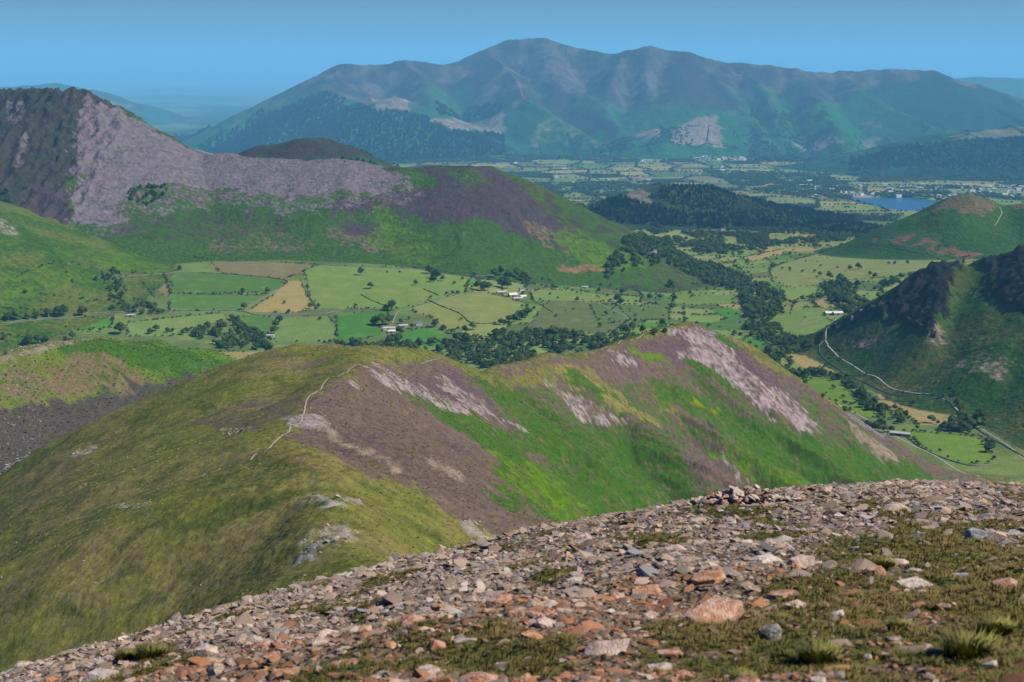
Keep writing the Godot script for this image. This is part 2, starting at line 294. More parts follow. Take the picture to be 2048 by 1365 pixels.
const LANES := [
	["road", "narrow grey road winding round the crag foot", 2.1, [658,3005,646,3010,640,3008,634,2961,639,2891,646,2812,660,2711,671,2605,682,2560,697,2520,713,2493,726,2455,733,2392,730,2302,732,2221,733,2142,725,2034]],
	["road", "pale farm lane rising to the white farm", 2.1, [-257,3178,-256,3238,-249,3292,-217,3315,-175,3371,-137,3423,-110,3466,-69.6,3501]],
	["road", "narrow lane beside the wall below the green fell", 2.6, [-1077,3109,-996,3191,-937,3247,-869,3283,-765,3301,-612,3301,-555,3261,-424,3270,-373,3311]],
	["footpath", "pale track along the ridge foot beside the bright green field", 2.6, [537,2554,553,2468,567,2383,585,2228,596,2155,608,2092,614,2012,624,1934]],
	["footpath", "tan track through the rough moor field", 2.1, [203,3512,231,3405,254,3328,261,3242]],
	["footpath", "thin pale path along the grassy ridge crest", 0.85, [-120,666,-119,690,-118,719,-114,741,-116,775,-114,790,-116,809,-122,865,-125,893,-122,915,-123,940,-123,975,-119,996,-115,1011,-113,1040,-108,1052]],
	["footpath", "faint path end beyond the heather dip", 1, [-77.2,1234,-69.5,1248,-63.0,1270]],
	["footpath", "pale path climbing the pointed ridge end", 1, [116,1619,132,1647,151,1681,171,1705,188,1731]],
	["footpath", "long pale path climbing the distant mountain spur", 3, [375,10723,255,10899,132,11096,77.7,11249,41.9,11599,-54.4,11857,-94.4,12001]],
	["footpath", "faint path over the bracken hill", 2, [1466,4540,1495,4589,1512,4621,1514,4654]],
]
const WOODS := [
	["broad_near", 95, 11, [-395,3031,-269,3001,-160,3031,-25.1,3095,80.0,3111,226,3087,286,3061,216,2952,75.2,2915,-22.8,2790,-121,2863,-163,2926,-326,2970]],
	["broad_near", 100, 10, [-696,3095,-646,3161,-604,3225,-579,3161,-515,3079,-478,2970,-577,2963,-621,3031]],
	["broad_near", 80, 9, [-973,3573,-956,3600,-880,3395,-823,3371,-773,3324,-760,3265,-805,3247,-837,3265,-894,3292]],
	["broad_near", 80, 12, [229,3872,400,4483,476,4486,606,4557,661,4130,698,3794,645,3552,542,3368,556,3573,589,3900,522,4124,425,4124]],
	["broad_near", 90, 11, [517,3354,598,3427,595,3282,602,3083,550,3022,516,3200]],
	["broad_near", 90, 10, [519,3022,565,2993,539,2800,553,2724,521,2653,506,2774]],
	["broad_near", 80, 9, [576,3083,615,2993,599,2935,554,2993]],
	["broad_near", 100, 10, [546,2790,621,2739,616,2541,622,2424,602,2358,584,2455,596,2585,583,2690]],
	["broad_near", 90, 11, [822,3962,893,3987,860,3664,882,3504,829,3354,783,3428,774,3607]],
	["broad_near", 110, 11, [663,2330,693,2310,741,2377,763,2372,737,2270,687,2235,653,2280]],
	["broad_near", 90, 10, [547,2330,582,2311,593,2228,572,2235,544,2280]],
	["broad_near", 90, 10, [656,2476,661,2455,631,2330,610,2311]],
	["broad_far", 60, 12, [523,5673,768,5518,983,5481,1239,5481,1163,5215,921,5129,733,4791,584,4895,460,4973]],
	["broad_far", 50, 12, [257,6101,353,5673,443,4973,468,4550,416,4486,330,4781,262,5774]],
	["broad_far", 45, 12, [95.4,7970,562,8204,900,8309,792,7779,393,7567,136,7284]],
	["broad_far", 45, 12, [1142,9146,1820,8756,1753,7567,1610,7150,1315,7367,1194,7873]],
	["broad_far", 45, 12, [1733,7480,2156,7567,2512,7367,2421,7098,2069,7257,1835,7098]],
	["broad_far", 45, 12, [1966,8756,2605,8956,3071,8756,2880,8204,2419,8309,1898,8204]],
	["broad_far", 40, 13, [-880,10056,-82.2,10336,730,10194,707,9878,-78.6,9878,-804,9539]],
	["broad_far", 40, 13, [1739,11035,2251,11035,2254,10056,1862,9748,1587,10056]],
	["broad_far", 40, 13, [811,6466,1092,6101,1305,5774,1533,5481,1306,5301,1056,5481,802,5634]],
	["broad_far", 70, 9, [1906,7098,2054,7203,2025,6935,1900,6819]],
	["conifer", 130, 15, [278,5912,352,6007,453,6026,543,5899,655,5840,830,5840,1077,6023,1342,5944,1525,5518,1366,5400,1085,5634,793,5704,529,5739,305,5853]],
	["conifer", 100, 14, [550,5985,638,6071,764,6112,935,6160,1238,6800,1429,6147,1342,5944,1077,6023,833,5860,639,5877]],
	["conifer_far", 30, 22, [-2323,11160,-2163,11404,-1935,11647,-1601,11467,-1257,11432,-971,10752,-687,10739,-571,10686,-430,10499,-50.4,10899,-54.2,10219,-1025,9539,-2053,10433]],
	["conifer_far", 30, 20, [-573,11297,-319,11543,-89.9,11378,-51.3,11118,-316,11392,-512,10782]],
	["conifer_far", 20, 14, [1548,10241,1896,10288,2320,10056,2240,9705,1545,9791]],
	["conifer_far", 20, 14, [-47.7,10288,740,10336,757,10102,-46.5,10011]],
	["conifer_far", 45, 16, [2052,9158,2332,9075,2615,9022,3017,8911,3431,8824,3237,8291,2846,8370,2373,8656,1980,8819]],
	["conifer_far", 12, 40, [-3466,13000,-3100,13000,-2244,13000,-2161,13000,-2677,13000,-3363,13000]],
	["conifer_far", 12, 30, [-3111,13000,-2595,13000,-2344,11725,-2779,12103]],
	["broad_small", 60, 9, [-1060,4127,-1022,4185,-954,4193,-951,4112,-1022,4064]],
	["broad_small", 60, 10, [-1415,4113,-1370,4090,-1339,4008,-1380,4000]],
]
const TREES := [
	[-1069,3132,19],[-1053,3140,23],[-1033,3154,17],[-1019,3169,19],[-1002,3191,21],[-983,3202,26],[-973,3215,28],[-937,3228,26],[-822,3095,35],[-1076,3279,10],[-974,3481,12],[-962,3505,14],[-953,3507,12],[-829,3707,15],[-627,3454,16],[-569,3454,17],[-597,3301,18],[-371,3652,21],[-334,3505,18],[-310,3692,7],[-279,3700,7],[-207,3713,25],[-186,3643,29],[-168,3613,17],[-191,3592,19],[-230,3547,15],[-94,3731,12],[-267,3292,29],[-282,3301,15],[-81,3525,26],[-66,3516,28],[-57,3520,23],[-43,3738,27],[-27,3770,35],[-8,3746,40],[14,3783,40],[30,3765,35],[40,3702,27],[-24,3592,26],[-12,3575,26],[-164,3148,19],[-145,3128,13],[-126,3095,13],[-98,3095,19],[-83,3128,18],[-24,3169,16],[-6,3186,19],[6,3191,21],[20,3213,24],[34,3251,22],[49,3311,11],[56,3043,26],[71,3063,18],[84,3063,31],[97,3055,16],[112,3043,14],[210,3301,13],[153,3467,15],[253,3559,24],[257,3498,21],[-294,3169,23],[-278,3161,30],[-264,3169,25],[-239,3178,13],[-224,3212,9],[-212,3136,13],[-234,3008,28],[-248,3001,24],[-234,3079,23],[-451,3311,15],[-433,3315,13],[-494,3270,11],[-501,3191,17],[-503,3148,15],[-499,3095,17],[-759,3095,14],[-752,3119,15],[-725,3107,12],[-715,3111,10],[-889,3111,10],[-868,3111,10],[-908,3047,18],[-562,1855,7],[-970,3016,22],[-988,3008,26],[-955,3016,20],[-1043,3031,14],[-606,1762,5],[-417,3212,9],[-138,3450,11],[-127,3463,9],[-24,2897,15],[-63,2897,17],[257,3154,19],[238,3108,23],[149,1682,11],[163,1683,9],[331,3250,15],[176,1700,7],[278,3728,22],[343,3691,20],[371,3717,17],[384,3540,19],[413,3756,15],[422,3962,24],[764,4365,17],[804,4307,11],[857,4210,11],[858,4141,14],[984,4229,23],[960,4227,17],[985,4090,14],[988,4045,16],[1091,4309,11],[1109,4314,12],[1139,4288,14],[1052,4020,16],[800,2987,10],[969,3857,26],[993,3877,28],[1008,3912,23],[966,3888,16],[778,2979,10],[866,4050,24],[881,3991,29],[879,3920,31],[837,3877,26],[875,3843,23],[903,3881,21],[883,3811,18],[768,3696,22],[747,3686,20],[722,3686,17],[739,2990,14],[930,3803,15],[368,1841,9],[614,3145,10],[619,3144,8],[376,1771,8],[676,2463,11],[548,2399,13],[556,2407,11],[624,2366,14],[635,2424,13],[726,2464,8],[737,2420,10],[694,2115,16],[709,2147,14],[707,2165,13],[686,2067,7],[622,2115,6],[631,2272,8],[664,2265,8],[603,3425,25],[580,3459,23],[561,3491,23],[498,3083,10],[500,3022,12],[676,3003,12],[718,2950,14],[730,2936,14],[805,3683,32],[800,3615,34],[807,3579,31],[811,3528,26],[694,3635,15],[686,3655,12],[680,3692,12],[91,3549,7],[108,3491,7]
]
const BUILDINGS := [
	["house_white",24,3557,14,8,5.5,0.5,"white farmhouse with grey roof beside tall farm trees"],
	["barn",-25,3491,22,11,4.5,0.25,"long pale roofed barn at the end of the farm lane"],
	["barn_big",2,3461,20,16,5.5,0.3,"wide round topped white barn amid the farm buildings"],
	["barn",14,3425,24,9,4,0.35,"low grey shed on the downhill edge of the white farm"],
	["barn_big",26,3450,14,12,5,0.3,"squat cream barn next to the low grey shed"],
	["house_white",-199,3165,13,8,6,0.15,"white farmhouse with slate roof near grey barns"],
	["barn",-232,3148,20,8,4.5,0.3,"grey stone barn joined in line with the white house"],
	["barn",-260,3128,26,10,4,0.1,"long pale roofed shed under a large round tree"],
	["barn_big",-253,3103,16,9,4,0.1,"low open cattle shed below the pale roofed shed"],
	["barn",-834,3238,18,8,4.5,0.1,"pale barn beside the trees on the fell lane"],
	["barn",-503,3071,16,7,3.5,0,"small grey stone barn at the corner of a green field"],
	["barn_big",743,3456,24,14,5,0.1,"wide white shed with a dark open side"],
	["barn_big",760,3451,22,14,5,0.1,"second white shed joined to the dark sided one"],
	["house_white",692,2995,11,7,5,0.3,"white cottage half hidden by valley trees"],
	["house_white",708,2990,10,7,5,-0.2,"bluish white cottage at the foot of the crag"],
	["barn",593,2228,30,9,4.5,-0.45,"long farm building with patched white roof below the ridge"],
	["barn",572,2303,8,5,3,0,"little white shed beside dark trees below the ridge"],
	["barn",186,3774,16,8,4,0,"grey barn at the wood edge under the heather hill"],
	["house_white",795,5634,16,9,6,0.2,"white farmhouse on the knoll below the conifer wood"],
	["barn",817,5653,26,12,6,0.1,"pale barn on the knoll below the conifer wood"],
	["house_white",819,5575,16,9,6,-0.1,"white house lowest in the knoll farm"],
	["house_white",399,4186,14,9,6,0.2,"lone white cottage among the valley woods"],
	["house_white",451,7480,30,14,8,0.4,"tall white church like house among far trees"],
	["house_white",385,8344,18,10,6,0,"white house inside the dark grove of the far valley"],
]
const ROCKS := [
	[-3.21,14.82,0.25,0.15,"rustgrey"], [-2.70,12.80,0.19,0.13,"rustgrey"], [-4.32,14.93,0.40,0.15,"pale"], [-2.59,13.12,0.18,0.12,"brown"], [-1.94,11.95,0.31,0.10,"orange"], [-2.72,16.72,0.27,0.10,"blue"], [-2.88,15.91,0.21,0.08,"grey"], [-3.68,17.90,0.13,0.10,"grey"], [-0.13,14.56,0.27,0.15,"rust"], [-0.76,15.26,0.25,0.10,"orange"], [-0.98,15.25,0.14,0.11,"blue"], [-1.53,15.62,0.31,0.08,"grey"], [-0.94,13.53,0.32,0.15,"rust"], [-1.32,12.77,0.14,0.10,"orange"], [-1.04,12.10,0.11,0.06,"orange"], [-0.62,11.88,0.16,0.14,"rust"], [-0.38,11.98,0.23,0.10,"grey"], [0.33,14.11,0.32,0.11,"pink"], [0.16,11.85,0.22,0.09,"orange"], [0.29,12.47,0.21,0.10,"pink"], [0.02,12.89,0.18,0.10,"rust"], [1.39,14.85,0.32,0.11,"orange"], [1.21,12.53,0.16,0.07,"pink"], [0.72,10.87,0.38,0.11,"pink"], [1.02,10.03,0.21,0.09,"grey"], [-0.50,13.30,0.11,0.09,"blue"], [1.80,12.43,0.56,0.20,"orangepink"], [3.37,16.74,0.38,0.18,"pink"], [2.07,15.09,0.45,0.12,"orange"], [2.66,14.10,0.31,0.08,"rust"], [3.83,15.17,0.26,0.13,"rust"], [2.57,12.88,0.21,0.07,"pink"], [2.76,12.14,0.16,0.06,"pale"], [3.56,12.51,0.13,0.05,"orange"], [3.80,12.31,0.06,0.06,"orange"], [3.70,12.24,0.12,0.04,"pink"], [4.55,13.27,0.30,0.14,"rust"], [4.85,15.48,0.21,0.07,"blue"], [4.07,14.52,0.36,0.07,"pale"], [4.50,16.72,0.27,0.10,"pink"], [6.43,19.99,0.29,0.21,"blue"], [6.82,20.32,0.37,0.18,"pink"], [7.45,21.44,0.20,0.13,"blue"], [3.89,13.58,0.11,0.06,"grey"], [2.01,11.12,0.19,0.13,"dark"], [1.52,9.09,0.21,0.10,"rust"], [2.51,10.01,0.07,0.04,"pale"], [1.91,8.80,0.11,0.04,"pale"], [6.17,27.30,0.46,0.16,"brown"], [3.05,9.02,0.11,0.07,"pale"], [3.02,17.05,0.40,0.09,"pale"], [1.19,10.73,0.21,0.07,"rust"], [0.54,9.79,0.23,0.08,"rust"], [0.09,9.97,0.20,0.08,"orange"], [-0.23,10.08,0.27,0.09,"rust"], [-0.61,10.51,0.21,0.08,"pink"], [-1.34,11.35,0.23,0.08,"rust"], [-1.73,12.78,0.17,0.07,"pink"], [-1.59,13.98,0.23,0.07,"grey"], [1.16,9.24,0.15,0.06,"rust"], [1.02,11.80,0.16,0.06,"pink"], [0.70,16.00,0.19,0.07,"pale"], [-0.10,20.49,0.20,0.11,"pale"], [0.93,28.78,0.19,0.17,"pale"], [-1.12,30.30,0.24,0.16,"pale"], [3.63,25.49,0.17,0.17,"brown"]
]
const TUFTS := [[2.17,10.02,0.37,0.20], [3.08,9.59,0.48,0.22], [4.16,16.00,0.32,0.13], [3.70,10.89,0.36,0.15], [2.29,12.19,0.24,0.10], [-4.21,16.50,0.50,0.19], [-4.55,16.66,0.33,0.14], [-6.10,31.46,0.42,0.17], [1.53,9.52,0.29,0.11], [3.07,11.26,0.26,0.10]]
const CAIRN := [6.2, 38.1]
const LAKE := [1647,7427,1695,7312,1817,7312,1963,7312,2017,7201,2025,6937,2378,6886,2280,6597,1858,6506,1708,6597,1644,6886,1621,7146]
const SHORE := [1654,7462,1793,7521,1737,7233,1640,7124,1604,7124]
const LANDMARKS := [[7, 3529, "the white farm"], [-239, 3148, "the grey barns by the lane"], [-834, 3238, "the pale lane barn"], [-503, 3071, "the small stone barn"], [751, 3453, "the white sheds at the crag foot"], [593, 2228, "the long patched barn"], [678, 2433, "the wide hay field"], [566, 2653, "the bright green field"], [1094, 4308, "the bracken hill wall"], [325, 3488, "the river bend"], [-500, 3420, "the bowl shaped hay field"], [-1021, 3131, "the lower lane wall"], [-152, 3643, "the upper pasture wall"], [-392, 3600, "the middle of the big pasture"], [-678, 3444, "the twin green fields"], [-68, 3128, "the edge of the river wood"]]

# base colours (linear reflectance)
var PAL := {
	"grass": Color(.21, .225, .048), "grassgold": Color(.29, .255, .08), "moss": Color(.125, .16, .037), "heath": Color(.215, .155, .13), "heathd": Color(.085, .07, .07),
	"purple": Color(.185, .125, .145), "purpled": Color(.125, .092, .11), "bracken": Color(.08, .19, .020), "brackenlime": Color(.15, .28, .016), "brackenyellow": Color(.26, .34, .012), "fern": Color(.05, .15, .024), "slatewaste": Color(.30, .28, .33),
	"scree": Color(.52, .42, .42), "scree_l": Color(.30, .245, .28), "crag": Color(.50, .45, .40), "tanstone": Color(.40, .32, .24), "tangrass": Color(.25, .20, .10), "scrub": Color(.115, .10, .085),
	"tanb": Color(.27, .20, .125), "rust": Color(.42, .24, .12), "redbracken": Color(.33, .18, .115), "shadedcrag": Color(.085, .075, .078), "blackrock": Color(.040, .040, .048),
	"mgreen": Color(.038, .19, .06), "mgreend": Color(.02, .09, .045), "mscree": Color(.19, .16, .175), "mheath": Color(.08, .066, .085), "felled": Color(.42, .33, .26), "mtan": Color(.32, .30, .17),
	"green": Color(.11, .245, .04), "hay": Color(.44, .345, .13), "pale": Color(.215, .33, .07), "palegold": Color(.29, .345, .10), "vivid": Color(.085, .28, .03), "lime": Color(.17, .30, .035),
	"olive": Color(.15, .19, .06), "tanolive": Color(.29, .25, .11), "moor": Color(.19, .185, .085), "rough": Color(.125, .19, .055), "wood": Color(.05, .09, .035),
}

var noise := FastNoiseLite.new()
var ridged := FastNoiseLite.new()
var cells := FastNoiseLite.new()
var rng := RandomNumberGenerator.new()
var grids := {}
var counts := {}
var mats := {}
var variants := {}
var tree_left := 300

# ---------------------------------------------------------------- naming
func numbered(called: String) -> String:
	var n: int = counts.get(called, 0)
	counts[called] = n + 1
	return called if n == 0 else "%s_%03d" % [called, n]

func tag(o: Node, label: String, category: String, group := "", kind := "") -> void:
	if label: o.set_meta("label", label)
	if category: o.set_meta("category", category)
	if group: o.set_meta("group", group)
	if kind: o.set_meta("kind", kind)

func thing(called: String, label: String, category: String, at: Vector3, turn := 0.0, group := "") -> Node3D:
	var o := Node3D.new()
	o.name = numbered(called)
	add_child(o, true)
	o.position = at
	o.rotation.y = turn
	tag(o, label, category, group)
	return o

func part(called: String, m: Mesh, mat: Material, parent: Node) -> MeshInstance3D:
	var o := MeshInstance3D.new()
	o.name = called if parent != self else numbered(called)
	o.mesh = m
	o.material_override = mat
	parent.add_child(o, true)
	return o

func copy_of(src: Node3D, called: String, at: Vector3, turn: float, size: Vector3) -> Node3D:
	var o: Node3D = src.duplicate()
	o.name = numbered(called)
	add_child(o, true)
	o.position = at
	o.rotation.y = turn
	o.scale = size
	return o

# ---------------------------------------------------------------- terrain
const VD := [0.0, 1400.0, 2000.0, 2500.0, 3500.0, 4500.0, 6000.0, 7000.0, 9000.0, 10500.0, 14000.0, 100000.0]
const VH := [260.0, 205.0, 158.0, 142.0, 127.0, 110.0, 92.0, 80.0, 86.0, 105.0, 110.0, 60.0]
const AD := [0.0, 2000.0, 3100.0, 4200.0, 5200.0, 7000.0, 11000.0, 100000.0]
const AX := [700.0, 640.0, 540.0, 450.0, 500.0, 900.0, 900.0, 900.0]

func interp(v: float, xs: Array, ys: Array) -> float:
	for i in range(1, xs.size()):
		if v < xs[i]:
			return lerpf(ys[i - 1], ys[i], (v - xs[i - 1]) / (xs[i] - xs[i - 1]))
	return ys[-1]

func smax(a: float, b: float, k: float) -> float:
	var h := maxf(k - absf(a - b), 0.0) / k
	return maxf(a, b) + h * h * k * .25

func valley(x: float, d: float) -> float:
	var b := interp(d, VD, VH)
	return b if d >= 5200.0 else valley_at(x, d, b, interp(d, AD, AX))

func valley_at(x: float, d: float, b: float, ax: float) -> float:
	if d < 5200.0:
		var near := 1.0 - smoothstep(4300.0, 5200.0, d)
		var west := -smax(-.1 * maxf(0.0, d - 2880.0), -.12 * maxf(0.0, ax - 60.0 - x), 25.0)
		b += near * (maxf(west, 0.0) + minf(.05 * maxf(0.0, x - ax - 80.0), 60.0))
	return b

func fore(x: float, d: float) -> float:
	var drop := 1.62 + .252 * d - .078 * x + .11 * x * x / maxf(d, 12.0) + .00075 * d * d - .00327 * x * d + .006 * x * x
	var far := maxf(d - 75.0, 0.0)
	var bumps := noise.get_noise_2d(x / 6.0, d / 6.0) * .22 + noise.get_noise_2d(x / 1.3 + 40.0, d / 1.3) * .07 * smoothstep(0.0, 12.0, 30.0 - d * .5) + noise.get_noise_2d(x / .35, d / .35 + 70.0) * .02
	return EYE - drop - .0012 * far * far + bumps * smoothstep(1.0, 5.0, d)

# one patch of hill: the segments of its crests and spurs
var seg: PackedFloat32Array
var seg_k := 20.0
var seg_n := 0
var g_name := ""
var g_x0 := 0.0
var g_d0 := 0.0
var g_dx := 1.0
var g_dd := 1.0
var g_nx := 0
var g_nd := 0
var row_h := []
var row_keep := []
var row_n := []
var row_c := []
var patches := []
var rocky_polys := []

func take_hill(called: String) -> void:
	seg = PackedFloat32Array()
	var id := 0
	for r in HILLS[called].rs:
		var q: Array = r
		for i in range(3, q.size() - 3, 3):
			var ex: float = q[i + 3] - q[i]
			var ed: float = q[i + 4] - q[i + 1]
			seg.append_array(PackedFloat32Array([q[i], q[i + 1], q[i + 2], ex, ed, q[i + 5] - q[i + 2], 1.0 / maxf(ex * ex + ed * ed, .01), q[0], q[1], q[2], float(id)]))
		id += 1
	seg_k = HILLS[called].k
	seg_n = seg.size() / 11
	patches = []
	rocky_polys = []
	for p in PATCHES.get(called, []):
		var poly := PackedVector2Array()
		var q: Array = p[3]
		for i in range(0, q.size(), 2):
			poly.append(Vector2(q[i], q[i + 1]))
		var box := Rect2(poly[0], Vector2.ZERO)
		for v in poly:
			box = box.expand(v)
		patches.append([box.grow(p[1] * 2.0), poly, PAL[p[0]], p[1], p[2], p[0]])
		if p[0] == "crag" or p[0] == "blackrock":
			rocky_polys.append([box, poly])

func hill_raw(x: float, d: float) -> float:
	var total := -10000.0
	var cur := -10000.0
	var last := 0.0
	var i := 0
	for n in seg_n:
		if seg[i + 10] != last:
			total = smax(total, cur, seg_k)
			cur = -10000.0
			last = seg[i + 10]
		var px := x - seg[i]
		var pd := d - seg[i + 1]
		var ex := seg[i + 3]
		var ed := seg[i + 4]
		var t := clampf((px * ex + pd * ed) * seg[i + 6], 0.0, 1.0)
		var qx := px - t * ex
		var qd := pd - t * ed
		var r := seg[i + 9]
		var h := seg[i + 2] + t * seg[i + 5] - (seg[i + 7] if ex * pd - ed * px > 0.0 else seg[i + 8]) * (sqrt(qx * qx + qd * qd + r * r) - r)
		if h > cur:
			cur = h
		i += 11
	return smax(total, cur, seg_k)

func on_rock(x: float, d: float) -> bool:
	var v := Vector2(x, d)
	for p in rocky_polys:
		if p[0].has_point(v) and Geometry2D.is_point_in_polygon(v, p[1]):
			return true
	return false

func relief(x: float, d: float, over: float) -> float:
	match g_name:
		"ridge":
			var m := clampf(over / 50.0, 0.0, 1.0)
			var c := x * .376 + d * .926
			var f := x * .926 - d * .376
			var east := smoothstep(-20.0, 60.0, x - (-115.0 + maxf(0.0, d - 900.0) * .40)) * smoothstep(560.0, 760.0, d)
			var o := noise.get_noise_2d(x / 130.0, d / 130.0) * 5.0 + noise.get_noise_2d(x / 34.0, d / 34.0) * 1.5
			o += noise.get_noise_2d(x / 9.0, d / 9.0) * .5 + ridged.get_noise_2d(c / 60.0, f / 240.0) * 8.0 * east + noise.get_noise_2d(c / 9.0, f / 50.0) * 1.0 * east
			if on_rock(x, d):
				o += absf(noise.get_noise_2d(x / 6.0, d / 6.0)) * 3.5
			return o * m
		"massif":
			var m := clampf(over / 260.0, 0.0, 1.0)
			return (ridged.get_noise_2d(x / 900.0, d / 900.0) * 14.0 + ridged.get_noise_2d(x / 260.0 + 9.0, d / 520.0) * 6.0 + noise.get_noise_2d(x / 110.0, d / 160.0) * 6.0) * m - 6.0 * m
		"crag_hill":
			var m := clampf(over / 60.0, 0.0, 1.0)
			var o := noise.get_noise_2d(x / 120.0, d / 120.0) * 7.0 + noise.get_noise_2d(x / 30.0, d / 30.0) * 2.0
			if on_rock(x + noise.get_noise_2d(x / 20.0, d / 20.0) * 12.0, d):
				o += ridged.get_noise_2d(x / 42.0, d / 42.0) * 13.0 + 4.0 + noise.get_noise_2d(x / 13.0, d / 13.0) * 5.0
			return o * m
		"pike":
			var m := clampf(over / 80.0, 0.0, 1.0)
			var o := noise.get_noise_2d(x / 160.0, d / 160.0) * 8.0 + noise.get_noise_2d(x / 40.0, d / 40.0) * 2.2 + noise.get_noise_2d(x / 14.0, d / 14.0) * .9
			if x < -1150.0:
				o += ridged.get_noise_2d(x / 60.0, d / 140.0) * 15.0
			return o * m
	var m := clampf(over / 80.0, 0.0, 1.0)
	if g_name == "coast_hills" or g_name.begins_with("far_hill"):
		return ridged.get_noise_2d(x / 1500.0, d / 1500.0) * 30.0 * m
	return (noise.get_noise_2d(x / 150.0, d / 150.0) * 7.0 + noise.get_noise_2d(x / 38.0, d / 38.0) * 2.0 + noise.get_noise_2d(x / 13.0, d / 13.0) * .8) * m

func work_heights(i: int) -> void:
	var d := g_d0 + i * g_dd
	var row := PackedFloat32Array()
	row.resize(g_nx)
	var keep := PackedByteArray()
	keep.resize(g_nx)
	var flat := interp(d, VD, VH)
	var ax := interp(d, AD, AX)
	for j in g_nx:
		var x := g_x0 + j * g_dx
		var v := flat if d >= 5200.0 else valley_at(x, d, flat, ax)
		var h := hill_raw(x, d)
		if h > v - 30.0:
			h += relief(x, d, h - v)
		keep[j] = 1 if h > v - 17.0 else 0
		row[j] = smax(h, v, 20.0) + .25
	row_h[i] = row
	row_keep[i] = keep

func base_color(x: float, d: float, h: float, a: float, b: float, c: float) -> Color:
	# a: broad noise, b: middle, c: fine, each about -1..1
	var k: Color
	match g_name:
		"ridge":
			k = PAL.grass.lerp(PAL.grassgold, clampf(.35 + a * .9, 0.0, 1.0)).lerp(PAL.moss, clampf(b * 1.5 - .1, 0.0, .75))
			k = k.lerp(PAL.heath, clampf((c + a * .6 - .5) * 2.0, 0.0, .4))
		"spur":
			k = PAL.bracken.lerp(PAL.grass, clampf(.45 + a + c * .5, 0.0, .85)).lerp(PAL.brackenlime, clampf(b, 0.0, .5))
		"fell_left":
			k = PAL.bracken.lerp(PAL.grass, clampf(.25 + a + c * .4, 0.0, .75)).lerp(PAL.brackenlime, clampf(b * .8, 0.0, .5))
		"pike":
			k = PAL.bracken.lerp(PAL.moss, clampf(.4 + a + c * .6, 0.0, .8)).lerp(PAL.heathd, clampf(b * 1.6, 0.0, .8))
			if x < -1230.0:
				k = k.lerp(PAL.shadedcrag.lerp(PAL.heathd, clampf(.5 + a, 0.0, 1.0)), .8)  # left face: dark heather, with its shade painted into the colour as well
		"dome":
			k = PAL.heathd.lerp(PAL.mgreen, clampf(.3 + a, 0.0, .7))
		"wooded_hill":
			k = PAL.wood.lerp(PAL.moss, clampf(.3 + a, 0.0, .8))
		"crag_hill":
			k = PAL.fern.lerp(PAL.moss, clampf(.3 + a + c * .4, 0.0, .8)).lerp(PAL.tangrass, clampf(b * 1.6 - .6, 0.0, .35))
		"catbells":
			k = PAL.fern.lerp(PAL.bracken, clampf(.4 + a + c * .4, 0.0, .8))
		"massif":
			var up := smoothstep(330.0, 560.0, h + a * 160.0)
			k = PAL.mgreen.lerp(PAL.mheath.lerp(PAL.mtan, clampf(.05 + b * .6, 0.0, .4)), up).lerp(PAL.mscree, clampf((b * 1.2 - .25) * up + c * .3, 0.0, .5))
		"low_hill":
			k = PAL.mgreend.lerp(PAL.mgreen, clampf(.4 + a, 0.0, 1.0))
		_:
			k = PAL.mheath.lerp(PAL.mgreen, clampf(.5 + a, 0.0, 1.0))
	return k

